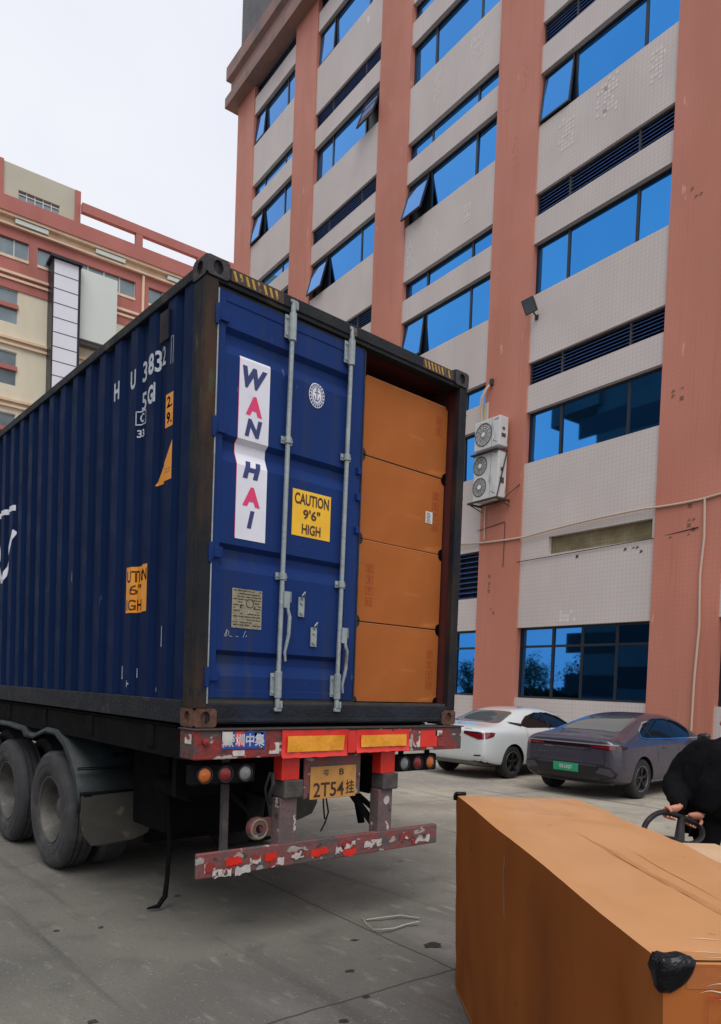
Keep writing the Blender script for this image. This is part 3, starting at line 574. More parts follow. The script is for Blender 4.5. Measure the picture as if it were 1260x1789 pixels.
# wheels
def wheel(xo, yc, sg):
    R_ = .535; Wt = .27
    mb = MB(); mb.lathe([(.30, .03), (.315, .012), (.33, .002), (.334, .006), (.34, .0), (.36, -.004), (.40, -.007), (.404, -.003), (.408, -.008), (.44, -.008), (.47, -.004), (.474, .001), (.478, -.001), (.485, .0), (.515, .018), (.533, .045), (.535, .08), (.522, .083), (.522, .095), (.535, .098), (.535, .13), (.522, .133), (.522, .145), (.535, .148), (.535, .19), (.522, .193), (.522, .2), (.53, .235), (.50, .262), (.40, .275), (.30, .25)], (xo, yc, R_), 'X', 64, sg)
    w_ = None
    ty = mb.build('wheel', 'tyre', tr, 0, 35)
    mb = MB(); mb.lathe([(.302, .032), (.306, .020), (.298, .016), (.288, .022), (.280, .05), (.265, .075), (.262, .14), (.245, .185), (.19, .20), (.14, .195), (.115, .185), (.11, .12), (.09, .105), (.0, .10)], (xo, yc, R_), 'X', 48, sg); mb.build('rim', 'rim', ty, 0, 35)
    mb = MB(); mb.lathe([(.286, .020), (.300, .012), (.306, .016)], (xo, yc, R_), 'X', 48, sg); mb.build('rim_lip', 'steelbox', ty, 0, 35)
    mb = MB()
    for k in range(10):
        a = 2*PI*k/10; mb.tube([(xo+sg*.20, yc+.20*math.cos(a), R_+.20*math.sin(a)), (xo+sg*.165, yc+.20*math.cos(a), R_+.20*math.sin(a))], .015, 6)
    mb.build('wheel_nuts', 'steelbox', ty)
    mb = MB(); mb.lathe([(.30, .03), (.43, .0), (.50, .01), (.535, .05), (.535, .23), (.50, .265), (.30, .26)], (xo+sg*.33, yc, R_), 'X', 40, sg); mb.build('inner_tyre', 'tyre', ty, 0, 35)
YW = (2.72, 4.06, 5.40)
for y in YW:
    wheel(.03, y, 1); wheel(2.408, y, -1)
    MB().tube([(.2, y, .535), (2.24, y, .535)], .065, 12).build('axle', 'chassis', tr, 0, True)
    for x_ in (.78, 1.58): MB().box(x_, x_+.08, y-.45, y+.45, .62, .72).build('leaf_spring', 'chassis', tr)
# fenders
for xa, xb in ((.0, .62), (1.82, 2.43)):
    path = []
    yr = YW[0]
    pts = [(4.35, 1.25), (3.9, 1.255), (3.42, 1.24), (3.36, 1.19), (3.1, 1.19), (2.75, 1.275), (2.5, 1.27), (2.28, 1.19), (2.12, 1.06), (2.0, .92), (1.94, .76), (1.93, .62)]
    mb = MB(); mb.grid([[(xa, y, z), (xa+.012, y-.006, z+.012), (xb-.01, y-.006, z+.012), (xb, y, z)] for y, z in pts]); mb.grid([[(xa, y, z), (xa, y+.012, z-.035)] for y, z in pts])
    o = mb.build('fender', 'fender', tr, 0, 50); so_ = o.modifiers.new('s', 'SOLIDIFY'); so_.thickness = .006
    for z in (1.0, .985): MB().box(xa+.01, xb-.01, 1.945, 1.965, z-.004, z+.004).build('fender_rib', 'chassis', tr)
    mb = MB(); P = [(xa+.01, .78), (xa+.0, .60), (xa+.03, .45), (xa+.10, .36), (xa+.20, .345), (xa+.45, .385), (xa+.58, .43), (xa+.635, .54), (xa+.63, .80)]
    mb.bm.faces.new([mb.bm.verts.new((x, 1.84+.02*math.sin(x*9), z)) for x, z in P]); o = mb.build('mud_flap', 'flap', tr); m_ = o.modifiers.new('s', 'SOLIDIFY'); m_.thickness = .012
    MB().box(xa+.02, xb, 1.84, 1.93, .77, .80).build('flap_bracket', 'chassis', tr, .003)
    MB().tube([(xa+.3, 1.95, 1.1), (.79 if xa < 1 else 1.65, 1.95, 1.1)], .02, 8).build('fender_stay', 'chassis', tr)
# dark rubber strip hanging to the ground behind the rear beam and under-run clutter, plus added dark fill pieces
mb = MB(); mb.tube([(.36, 1.05, 1.28), (.37, 1.05, .9), (.40, 1.06, .55), (.38, 1.04, .25), (.36, 1.03, .10), (.30, 1.02, .035), (.22, 1.04, .025)], [.016, .016, .02, .018, .022, .02, .008], 8); mb.build('hanging_hose', 'chassis', tr, 0, True)
MB().box(.66, 1.74, 2.05, 2.08, .28, 1.34).build('underside_blocker', 'chassis', tr, .01)  # added dark panel that blocks the view and light through the underside
MB().box(.40, .66, 1.15, 1.75, .55, 1.20).build('dark_fill_box', 'chassis', tr, .02)  # added dark mass to deepen the black under the trailer
MB().tube([(.36, .62, .95), (.36, 1.15, .95)], .07, 14).build('brake_chamber', 'chassis', tr, 0, 40)
MB().tube([(.5, 1.2, 1.0), (1.9, 1.2, 1.0)], .12, 14).build('air_tank', 'chassis', tr, 0, True)
MB().box(.15, .70, .5, .56, .95, 1.28).build('storage_bracket', 'chassis', tr)
# ================================================================ ground
TH = -math.atan(S)
Ux = Vector((S, 1, 0))/N1; Ex = Vector((1, -S, 0))/N1; OB = Vector((14, 6, 0))
def fac(u, v, z): return OB+Ux*u-Ex*v+Vector((0, 0, z))
def ground_material():
    m = mat('yard_concrete', (.166, .155, .128), (.114, .107, .089), .8, .8, bump=.35, bscale=45, det=12,
            stains=[((.105, .10, .09), .28, .50, .68, (1, 1, 1)), ((.22, .207, .185), .9, .60, .80, (1, .35, 1)), ((.105, .10, .09), 3.2, .55, .72), ((.21, .20, .175), 6.5, .60, .74, (1.5, .5, 1)), ((.085, .08, .072), 1.6, .60, .70, (2.5, .12, 1)), ((.24, .23, .21), 42, .63, .70), ((.075, .07, .063), 55, .62, .70), ((.045, .042, .04), 5.5, .715, .735), ((.05, .046, .042), 1.9, .765, .785, (1.4, .7, 1))])
    t = m.node_tree; n = t.nodes; l = t.links.new; b = n['Principled BSDF']; src = b.inputs['Base Color'].links[0].from_socket
    tc = n.new('ShaderNodeTexCoord'); mp = n.new('ShaderNodeMapping'); mp.inputs['Rotation'].default_value = (0, 0, math.radians(3.4)); mp.inputs['Location'].default_value = (0, 0, 0); l(tc.outputs['Object'], mp.inputs['Vector'])
    nn = n.new('ShaderNodeTexNoise'); nn.inputs['Scale'].default_value = 3; nn.inputs['Detail'].default_value = 6; l(tc.outputs['Object'], nn.inputs['Vector'])
    sp = n.new('ShaderNodeSeparateXYZ'); l(mp.outputs['Vector'], sp.inputs[0]); outs = []
    for ax, off, per in ((0, 1.35, 5.2), (1, -1.00, 5.0)):
        wob = n.new('ShaderNodeMath'); wob.operation = 'MULTIPLY_ADD'; l(nn.outputs['Fac'], wob.inputs[0]); wob.inputs[1].default_value = .05; l(sp.outputs[ax], wob.inputs[2])
        a = n.new('ShaderNodeMath'); a.operation = 'SUBTRACT'; l(wob.outputs[0], a.inputs[0]); a.inputs[1].default_value = off+.025-per/2
        d = n.new('ShaderNodeMath'); d.operation = 'DIVIDE'; l(a.outputs[0], d.inputs[0]); d.inputs[1].default_value = per
        f = n.new('ShaderNodeMath'); f.operation = 'FRACT'; l(d.outputs[0], f.inputs[0])
        s_ = n.new('ShaderNodeMath'); s_.operation = 'SUBTRACT'; l(f.outputs[0], s_.inputs[0]); s_.inputs[1].default_value = .5
        ab = n.new('ShaderNodeMath'); ab.operation = 'ABSOLUTE'; l(s_.outputs[0], ab.inputs[0])
        r = n.new('ShaderNodeMapRange'); l(ab.outputs[0], r.inputs['Value']); r.inputs['From Min'].default_value = .0009; r.inputs['From Max'].default_value = .0022; r.inputs['To Min'].default_value = 1; r.inputs['To Max'].default_value = 0; outs.append(r.outputs['Result'])
    mm = n.new('ShaderNodeMath'); mm.operation = 'MAXIMUM'; l(outs[0], mm.inputs[0]); l(outs[1], mm.inputs[1])
    m2 = n.new('ShaderNodeMath'); m2.operation = 'MULTIPLY'; l(mm.outputs[0], m2.inputs[0]); m2.inputs[1].default_value = .9
    x = n.new('ShaderNodeMixRGB'); 
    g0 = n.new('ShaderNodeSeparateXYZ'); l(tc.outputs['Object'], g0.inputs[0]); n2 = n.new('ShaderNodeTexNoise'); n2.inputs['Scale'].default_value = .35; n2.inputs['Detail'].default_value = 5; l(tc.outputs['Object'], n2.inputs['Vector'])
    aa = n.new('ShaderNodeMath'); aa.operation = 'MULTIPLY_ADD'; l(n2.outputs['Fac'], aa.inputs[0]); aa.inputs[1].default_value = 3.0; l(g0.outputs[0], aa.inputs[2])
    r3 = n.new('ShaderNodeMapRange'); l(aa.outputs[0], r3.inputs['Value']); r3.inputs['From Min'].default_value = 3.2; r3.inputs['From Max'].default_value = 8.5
    mu = n.new('ShaderNodeMixRGB'); mu.blend_type = 'MULTIPLY'; mu.inputs['Fac'].default_value = 1; l(src, mu.inputs['Color1']); cc = n.new('ShaderNodeMixRGB'); l(r3.outputs['Result'], cc.inputs['Fac']); cc.inputs['Color1'].default_value = (1, 1, 1, 1); cc.inputs['Color2'].default_value = (2.35, 2.25, 2.15, 1); l(cc.outputs['Color'], mu.inputs['Color2']); src = mu.outputs['Color']  # paler towards the cars: the shade on the nearer ground is put into the colour
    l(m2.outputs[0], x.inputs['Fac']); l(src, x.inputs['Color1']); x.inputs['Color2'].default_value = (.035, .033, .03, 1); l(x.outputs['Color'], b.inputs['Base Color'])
    return m
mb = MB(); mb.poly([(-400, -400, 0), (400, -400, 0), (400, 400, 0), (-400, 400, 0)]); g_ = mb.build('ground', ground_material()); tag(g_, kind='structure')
# ================================================================ office / factory block on the right
off_ = thing('factory_building', 'tall grey tiled factory block with terracotta columns and bands of blue mirror windows', 'building', OB, TH)
bays = [(-7.4, -3.42), (-1.85, 2.13), (3.66, 7.70), (9.35, 13.58), (15.24, 18.82)]
colsu = [(-8.95, -7.4), (-3.42, -1.85), (2.13, 3.66), (7.70, 9.35), (13.58, 15.24), (18.82, 20.45)]
FH = 4.4672; ZTOP = 28.45
for a, b in colsu: MB().box(-.045, .9, a, b, 0, ZTOP).build('column', 'column', off_)
FL = [(3.45+FH*n, 4.83+FH*n) for n in range(1, 6)]; SL = [(5.54+FH*n, 6.15+FH*n) for n in range(1, 6)]; SL[4] = (27.90, 28.449)
def wbox(mb, y0, y1, z0, z1, t=.05, x0=.14, x1=.20):
    """rectangular frame ring of bar width t"""
    mb.box(x0, x1, y0, y1, z0, z0+t); mb.box(x0, x1, y0, y1, z1-t, z1); mb.box(x0, x1, y0, y0+t, z0+t, z1-t); mb.box(x0, x1, y1-t, y1, z0+t, z1-t)
def window(u0, u1, z0, z1, mull, openl=0, openr=0, gm='glass', trans=None, lab=None):
    panes = []; xs = [u0]+sorted(mull)+[u1]
    g = MB(); fr = MB(); wbox(fr, u0+.002, u1-.002, z0+.002, z1-.002, .055)
    for m_ in mull: fr.box(.142, .198, m_-.04, m_+.04, z0+.056, z1-.056)
    if trans: 
        for i in range(len(xs)-1): fr.box(.144, .196, xs[i]+.045, xs[i+1]-.045, trans-.03, trans+.03)
    opened = []
    for i in range(len(xs)-1):
        ang = openl if i == len(xs)-2 else openr if i == 0 else 0
        if ang: opened.append((xs[i], xs[i+1], ang)); continue
        # each pane is very slightly tilted, like real glazing
        tx = random.uniform(-.007, .007); ty_ = random.uniform(-.012, .012)
        g.hexa([(.168+tx, xs[i]+.03, z0+.03), (.18+tx, xs[i]+.03, z0+.03), (.18+tx+ty_, xs[i+1]-.03, z0+.03), (.168+tx+ty_, xs[i+1]-.03, z0+.03), (.168-tx, xs[i]+.03, z1-.03), (.18-tx, xs[i]+.03, z1-.03), (.18-tx+ty_, xs[i+1]-.03, z1-.03), (.168-tx+ty_, xs[i+1]-.03, z1-.03)])
    w_ = g.build('window', gm, off_)
    if gm == 'glass':
        w_.data.materials.append(MT['glass2']); w_.data.materials.append(MT['glass3']); k_ = [random.choice((0, 0, 1, 2)) for _ in range(12)]
        for p_ in w_.data.polygons: p_.material_index = k_[(p_.index//6) % 12]
    fr.build('window_frame', 'wframe', w_)
    for a, b, ang in opened:
        MB().box(.19, .195, a+.03, b-.03, z0+.03, z1-.03).build('dark_opening', 'wframe', w_)
        s_ = MB(); h = z1-z0-.11; p = MB()
        p.box(-.012, .012, a+.09, b-.09, -h+.05, -.05); s_.box(-.03, .03, a+.05, b-.05, -h, -h+.045); s_.box(-.03, .03, a+.05, b-.05, -.045, 0); s_.box(-.03, .03, a+.05, a+.09, -h+.045, -.045); s_.box(-.03, .03, b-.09, b-.05, -h+.045, -.045)
        xf = Matrix.Translation((.13, 0, z1-.06)) @ Matrix.Rotation(math.radians(ang), 4, 'Y')
        p.build('open_pane', gm, w_, xf=xf); s_.build('open_sash', 'wframe', w_, xf=xf)
    return w_
def louvre(u0, u1, z0, z1, mull, step=.088):
    l_ = MB(); z = z0+.05
    xs = [u0]+sorted(mull)+[u1]
    while z < z1-.05:
        for i in range(len(xs)-1):
            l_.hexa([(.09, xs[i]+.03, z-.02), (.09, xs[i+1]-.03, z-.02), (.16, xs[i+1]-.03, z+.035), (.16, xs[i]+.03, z+.035), (.09, xs[i]+.03, z-.012), (.09, xs[i+1]-.03, z-.012), (.16, xs[i+1]-.03, z+.043), (.16, xs[i]+.03, z+.043)])
        z += step
    o = l_.build('louvre_grille', 'louvre', off_)
    fr = MB(); wbox(fr, u0+.002, u1-.002, z0+.002, z1-.002, .035, .08, .18)
    for m_ in mull: fr.box(.078, .18, m_-.02, m_+.02, z0+.04, z1-.04)
    fr.build('grille_frame', 'steelbox', o)
    MB().box(.20, .21, u0+.01, u1-.01, z0+.01, z1-.01).build('grille_backing', 'hole', o)
opens = {(1, 2): (7, 0), (2, 2): (17, 0), (2, 1): (7, 0), (3, 2): (15, 0), (3, 3): (0, 20), (4, 3): (9, 0), (4, 4): (5, 0), (3, 4): (3, 0)}
for bi, (a, b) in enumerate(bays):
    wd = b-a; mull = [a+wd*.237, a+wd*.735]; isl = bi in (1, 3)
    # openings bottom to top
    ops = [(1.59, 3.49, 'gf')]
    ops.append((5.37, 5.83, 'notch') if bi == 1 else (4.42, 5.78, 'lv'))
    for n in range(5):
        ops.append((FL[n][0], FL[n][1], 'w%d' % n)); ops.append((SL[n][0], SL[n][1], 'lv' if isl and n < 4 else 's%d' % n))
    z = 0
    for z0, z1, kd in ops+[(ZTOP, ZTOP, '')]:
        if z0-z > .02: MB().box(0, .3, a, b, z, z0).build('wall_panel', 'tile', off_)
        z = z1
    if bi == 1: MB().box(0, .3, 1.19, b, 5.37, 5.83).build('wall_panel', 'tile', off_); MB().box(0, .3, a, a+.08, 5.37, 5.83).build('wall_panel', 'tile', off_)
    for z0, z1, kd in ops:
        if kd == 'gf': window(a, b, z0, z1, [a+wd*.24, a+wd*.49, a+wd*.72], gm='glassd' if bi < 2 else 'glass', trans=2.98)
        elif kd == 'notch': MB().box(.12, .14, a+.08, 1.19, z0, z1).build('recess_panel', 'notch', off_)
        elif kd == 'lv': louvre(a, b, z0, z1, mull, .088 if z0 > 6 else .15)
        elif kd[0] == 'w':
            ol, orr = opens.get((bi, int(kd[1])), (0, 0)); window(a, b, z0, z1, mull, ol, orr)
        else: window(a, b, z0, z1, mull)
MB().box(.3, 14, -8.9, 20.4, 0, ZTOP).build('building_core', 'tile', off_)
MT['lighttile'] = mat('bare_patch', (.74, .675, .635), (.68, .61, .57), 8, .8); MT['lightcol'] = mat('bare_column_patch', (.64, .27, .19), (.61, .24, .165), 8, .8)
MT['darktile'] = mat('dark_patch', (.20, .085, .055), (.28, .12, .08), 8, .8)
random.seed(31)
for u_, z_, nw, nh, m_, x_ in ((.95, 15.75, 5, 8, 'lighttile', -.004), (.05, 15.85, 3, 8, 'lighttile', -.004), (-.30, 15.85, 4, 9, 'lighttile', -.004), (-1.5, 15.9, 3, 7, 'lighttile', -.004), (7.2, 15.5, 3, 8, 'lighttile', -.004), (6.0, 15.3, 2, 7, 'lighttile', -.004), (6.2, 20.2, 3, 8, 'lighttile', -.004), (4.3, 20.3, 5, 6, 'lighttile', -.004), (4.6, 15.6, 3, 5, 'lighttile', -.004), (.2, 3.62, 5, 3, 'lighttile', -.004), (3.2, 17.6, 2, 9, 'lightcol', -.049), (2.8, 16.3, 2, 8, 'lightcol', -.049), (2.5, 18.2, 2, 7, 'lightcol', -.049), (-2.6, 12.4, 4, 5, 'darktile', -.049), (-2.4, 8.3, 3, 3, 'darktile', -.049), (-2.35, 5.2, 1, 6, 'darktile', -.049), (-2.8, 5.1, 2, 9, 'darktile', -.049), (3.15, 4.5, 1, 5, 'darktile', -.049), (2.95, 3.9, 2, 5, 'darktile', -.049), (.2, 4.85, 1, 4, 'steelbox', -.004), (-1.6, 5.0, 5, 2, 'steelbox', -.004)):
    pm = MB()
    for i in range(nw):
        for j in range(nh):
            if random.random() < (.62 if m_[:5] == 'light' else .3): y0 = round(u_/.105)*.105+i*.105+.011; z0 = round(z_/.105)*.105+j*.105+.011; e_ = 0 if m_[:5] == 'light' else random.uniform(0, .05); pm.poly([(x_, y0+e_, z0+e_), (x_, y0+.092, z0+e_*.5), (x_, y0+.092-e_, z0+.092), (x_, y0, z0+.092-e_)])
    if len(pm.bm.faces): pm.build('tile_patch', m_, off_)
# cornice
prof_c = [(-.0, 28.45), (-.50, 28.50), (-.50, 28.95), (-.30, 29.10), (-.30, 29.62), (-.48, 29.75), (-.48, 30.35), (-.1, 30.5)]
mb = MB(); rows = []
for x, z in prof_c: rows.append([(x, -9.2, z), (x, 20.45-x, z), (14+.5, 20.45-x, z)])
mb.grid(rows); mb.box(.0, 14, -9.1, 20.44, 28.452, 30.45); mb.build('cornice', 'cornice', off_)
mb = MB()
for i in range(48): z = 30.6+i*.12; mb.box(-.06, -.02, -8.5, 20.3, z, z+.06); mb.box(-.02, 13, 20.26, 20.3, z, z+.06)
for y in [-8+2*i for i in range(15)]: mb.box(-.02, .04, y, y+.06, 30.4, 36.4)
mb.box(.5, 12, -8, 19.6, 30.46, 36.4); mb.build('roof_screen', 'screen', off_)
# ---------------------------------------------------------------- air-conditioning condensers
def condenser(u0, u1, z0, z1, fans, label):
    w = u1-u0; h = z1-z0
    t = thing('air_conditioner', label, 'air conditioner', fac(u0, .50, z0), TH, 'condensers bolted to the terracotta column')
    MB().box(0, .34, 0, w, 0, h).build('casing', 'acwhite', t, .02)
    for cy_, cz_, r in fans:
        mb = MB(); mb.lathe([(r+.012, .0), (r+.01, -.012), (r-.004, -.014), (r-.02, .012), (.0, .016)], (0, cy_, cz_), 'X', 36, 1); 
        fo = mb.build('fan_recess', 'acgrill', t, 0, 30)
        mb = MB()
        for q in range(1, 6): mb.lathe([(r*q/5.5, -.012), (r*q/5.5+.007, -.016), (r*q/5.5+.012, -.012)], (0, cy_, cz_), 'X', 30, 1)
        for q in range(12):
            a = PI*q/6; mb.tube([(-.012, cy_+.06*math.cos(a), cz_+.06*math.sin(a)), (-.012, cy_+r*math.cos(a), cz_+r*math.sin(a))], .004, 5)
        mb.build('fan_guard', 'steelbox', fo)
        mb = MB(); mb.lathe([(.0, -.022), (.06, -.020), (.07, -.008)], (0, cy_, cz_), 'X', 20, 1); mb.build('fan_hub', 'achub', fo, 0, True)
    MB().box(-.004, 0, w*.30-.004, w*.30+.002, .03, h-.03).build('panel_seam', 'acgrill', t)
    MB().box(.08, .24, -.012, 0, h*.30, h*.42).build('side_handle', 'steelbox', t, .004); MB().box(.10, .2, -.02, 0, h*.55, h*.62).build('side_handle', 'steelbox', t, .004)
    mb = MB()
    for q in range(3): mb.box(-.004, 0, .10+.05*q, .13+.05*q, .10+.03*q, .13+.03*q)
    mb.build('casing_mark', 'steelbox', t)
    MB().box(-.003, 0, .05, .20, h-.09, h-.07).build('name_strip', 'steelbox', t)
    return t
condenser(2.62, 3.57, 8.46, 9.27, [(.60, .41, .31)], 'white single-fan air conditioner, upper of two on the terracotta column')
condenser(2.62, 3.55, 7.06, 8.37, [(.68, .96, .25), (.68, .37, .25)], 'white twin-fan air conditioner, lower of two on the terracotta column')
br = thing('wall_bracket', 'rusty steel bracket frame under the twin-fan air conditioner', 'bracket', fac(2.2, .0, 6.98), TH)
mb = MB(); mb.box(-.62, -.05, .35, .39, 0, .05).box(-.62, -.05, 1.40, 1.44, 0, .05).box(-.62, -.58, .39, 1.40, 0, .05).box(-.2, -.16, .39, 1.40, 0, .05); mb.bar((-.04, .02, .42), (-.30, .37, .04), .02, .02); mb.bar((-.04, .37, -.12), (-.50, .37, .0), .022, .022); mb.bar((-.04, 1.42, -.12), (-.50, 1.42, .0), .022, .022); mb.build('frame', 'bracket', br, .003)
mb = MB(); mb.box(-.62, -.16, .40, 1.39, 1.345, 1.375).bar((-.55, .38, .05), (-.2, .38, 1.4), .025, .025); mb.build('upper_shelf', 'bracket', br)
pl_ = thing('refrigerant_pipes', 'pale insulated pipes running from a wall hole down to the upper air conditioner', 'pipes', fac(3.4, 0, 9.2), TH)
mb = MB()
for d in (0, .06): mb.tube([(-.06, .03+d*.5, 1.27), (-.16, .10+d, 1.12), (-.20, .20+d, .9), (-.18, .26+d, .6), (-.17, .24+d, .1)], .028, 8)
mb.build('pipe_pair', 'cable', pl_, 0, True)
mb = MB(); mb.box(-.10, -.046, .10, .30, .05, .75); mb.build('backing_board', 'beige', pl_, .01)
MB().box(-.12, -.04, -.05, .06, 1.20, 1.38).build('wall_box', 'bracket', pl_, .01)
# floodlight
fl = thing('flood_light', 'small square black floodlight on the tiled wall beneath a blue window', 'lamp', fac(1.93, .0, 11.85), TH)
xf = Matrix.Translation((-.30, 0, .12)) @ Matrix.Rotation(math.radians(-35), 4, 'Y') @ Matrix.Rotation(math.radians(18), 4, 'Z')
MB().box(-.03, .05, -.17, .17, -.19, .19).build('lamp_housing', 'steelbox', fl, .015, xf=xf)
MB().box(-.036, -.031, -.14, .14, -.16, .16).build('lamp_glass', 'bwin', fl, .002, xf=xf)
MB().bar((-.26, 0, .08), (0, -.02, -.10), .035, .02).box(-.03, 0, -.07, .03, -.16, -.04).build('lamp_arm', 'bracket', fl)
# cables / conduit
def sag(u0, z0, u1, z1, d, n=9): return [fac(u0+(u1-u0)*i/n, .075, z0+(z1-z0)*i/n-d*4*(i/n)*(1-i/n)) for i in range(n+1)]
pts = sag(8.2, 6.1, 4.31, 6.05, .05)+sag(4.31, 6.05, 1.9, 5.92, .03)[1:]+sag(1.9, 5.92, -1.6, 6.06, -.04)[1:]+sag(-1.6, 6.06, -3.0, 6.03, .02)[1:]+sag(-3.0, 6.03, -4.5, 6.12, -.02)[1:]+sag(-4.5, 6.12, -8.9, 6.1, .05)[1:]
tag(MB().tube(pts, .026, 8).build('wall_cable', 'cable', None, 0, True), 'long cream cable strung across the grey and terracotta facade', 'cable')
tag(MB().tube([fac(3.46, .075, 6.98), fac(3.46, .075, 6.5), fac(3.44, .075, 6.06)], .02, 8).build('drain_pipe', 'cable', None, 0, True), 'short thin pipe dropping from the air conditioner bracket to the cable', 'pipe')
tag(MB().tube([fac(-3.02, .08, 6.03), fac(-3.05, .08, 5.2), fac(-3.0, .08, 4.4), fac(-3.04, .08, 3.3), fac(-2.99, .08, 2.2), fac(-2.97, .08, .05)], .026, 8).build('conduit_pipe', 'cable', None, 0, True), 'tall cream conduit running down the rightmost terracotta column', 'pipe')
tag(MB().tube([fac(3.75, .06, 6.35), fac(2.7, .06, 6.45), fac(2.69, .06, 6.44), fac(2.70, .06, 5.2)], .009, 6).build('thin_wire', 'bracket', None, 0, True), 'thin dark wire bent down the terracotta column below the air conditioners', 'wire')
tag(MB().tube([fac(2.2, .05, 5.28), fac(1.1, .03, 5.30), fac(-1.9, .03, 5.36), fac(-2.9, .06, 5.44)], .010, 6).build('black_wire', 'black', None, 0, True), 'black wire lying along the bottom of the stained wall recess', 'wire')
# ================================================================ salmon and cream block beyond the container
fb = thing('apartment_block', 'salmon and cream multi-storey block with open rooftop frame beyond the container', 'building', Ux*45, TH)
A0, A1 = -8, 26
def fbx(nm, m_, a0, a1, y0, y1, z0, z1, par=None): return MB().box(a0, a1, y0, y1, z0, z1).build(nm, m_, par or fb)
F2 = 3.72
# body: cream piers between the windows, built storey by storey
wins = []     # (a0,a1,z0,z1)
for n in range(0, 7):
    zt = 25.10-F2*n
    for a in (-6.6, -2.7, 1.2, 5.1, 14.9, 18.6, 22.2): 
        wins.append((a, a+2.2, zt-2.05, zt))
topw = [(-7, -2.5), (-1.5, 3.4), (6.2, 7.85), (8.35, 14.5), (15.4, 20.5), (21.2, 25)]
mb = MB(); 
for n in range(0, 7):
    zt = 25.10-F2*n; zb_ = zt-2.05; lo_ = max(zb_-(F2-2.05), 0)
    row = [w for w in wins if abs(w[3]-zt) < .01]; a = A0
    for w in row: mb.box(a, w[0], .0, .4, zb_, zt); a = w[1]
    mb.box(a, A1, 0, .4, zb_, zt); mb.box(A0, A1, 0, .4, lo_ if n < 6 else 0, zb_)
mb.box(A0, A1, .4, 14, 0, 30.2); mb.build('wall', 'cream', fb)
fbx('upper_wall', 'redwall', A0, A1, -.06, .4, 25.10, 27.06)
mb = MB(); a = A0
for t0, t1 in topw: mb.box(a, t0, -.06, .4, 27.06, 28.12); a = t1
mb.box(a, A1, -.06, .4, 27.06, 28.12); mb.box(A0, A1, -.06, .4, 28.12, 28.75); mb.build('upper_wall', 'redwall', fb)
MB().box(A0, A1, -.5, .4, 29.42, 30.32).build('roof_band', 'redwall', fb)
mb = MB(); mb.box(A0, A1, -.42, .3, 29.25, 29.42).box(A0, A1, -.28, .3, 28.75, 28.86); mb.box(A0, A1, -.12, .3, 28.87, 29.24); mb.build('eaves_trim', 'trim', fb)
for a in (7.0, 11.8, 16.6): fbx('eaves_duct', 'palegrey', a, a+1.9, -.36, -.13, 28.95, 29.2)
for n in range(0, 7):
    z = 26.05-F2*1.0*n if n else 26.05
    z = 26.05-3.72*n-(.18 if n else 0)
    mb = MB(); mb.box(A0, A1, -.20, .0, z-.1, z+.05); mb.box(A0, A1, -.14, .0, z-.42, z-.28); mb.build('band_trim', 'trim', fb)
for w in wins:
    g = MB(); g.box(w[0], w[1], .12, .14, w[2], w[3]); o = g.build('window', 'bwin', fb)
    f = MB()
    for q in (0, .5, 1): c = w[0]+(w[1]-w[0])*q; f.box(c-.04, c+.04, .06, .12, w[2], w[3])
    f.box(w[0], w[1], .055, .115, w[3]-.06, w[3]); f.box(w[0], w[1], .055, .115, w[2], w[2]+.06); f.build('window_frame', 'bframe', o)
    MB().box(w[0]-.02, w[1]+.02, -.1, .11, w[2]+.93, w[2]+1.18).build('sill_band', 'redwall', o)
for t0, t1 in topw:
    o = MB().box(t0, t1, .12, .14, 27.06, 28.12).build('window', 'bwin', fb); f = MB(); q = t0
    while q < t1+.01: f.box(q-.035, q+.035, .06, .12, 27.06, 28.12); q += (t1-t0)/max(2, round((t1-t0)/1.0))
    f.box(t0, t1, .055, .115, 27.06, 27.12); f.build('window_frame', 'bframe', o)
    MB().box(t0, t1, -.10, .1, 26.90, 27.058).build('window_sill', 'trim', o)
# penthouse with strip window, and the open rooftop frame
mb = MB(); mb.box(-7.5, 7.2, 0, .3, 30.32, 32.55).box(7.2, 9.6, 0, .3, 31.17, 32.55).box(9.6, 10.5, 0, .3, 30.32, 32.55).box(-7.5, 10.5, .3, 8, 30.2, 32.5).box(7.2, 9.6, 0, .3, 30.32, 30.42); mb.build('penthouse', 'beige', fb)
o = MB().box(7.2, 9.6, .15, .17, 30.42, 31.17).build('window', 'bwin', fb); f = MB()
for q in range(6): f.box(7.2+.48*q-.03, 7.2+.48*q+.03, .08, .149, 30.42, 31.17)
f.box(7.2, 9.6, .075, .145, 30.95, 31.0); f.build('window_frame', 'bframe', o)
fbx('penthouse_pillar', 'redwall', 10.5, 10.85, -.1, .5, 30.32, 32.5); fbx('penthouse_pillar', 'redwall', 5.9, 6.35, -.1, .0, 30.32, 32.6)
mb = MB(); mb.box(10.86, A1, -.45, -.1, 31.12, 31.68)
for a in (14.34, 18.68, 22.9): mb.box(a, a+.45, -.44, -.12, 30.32, 31.12)
mb.build('rooftop_frame', 'redwall', fb)
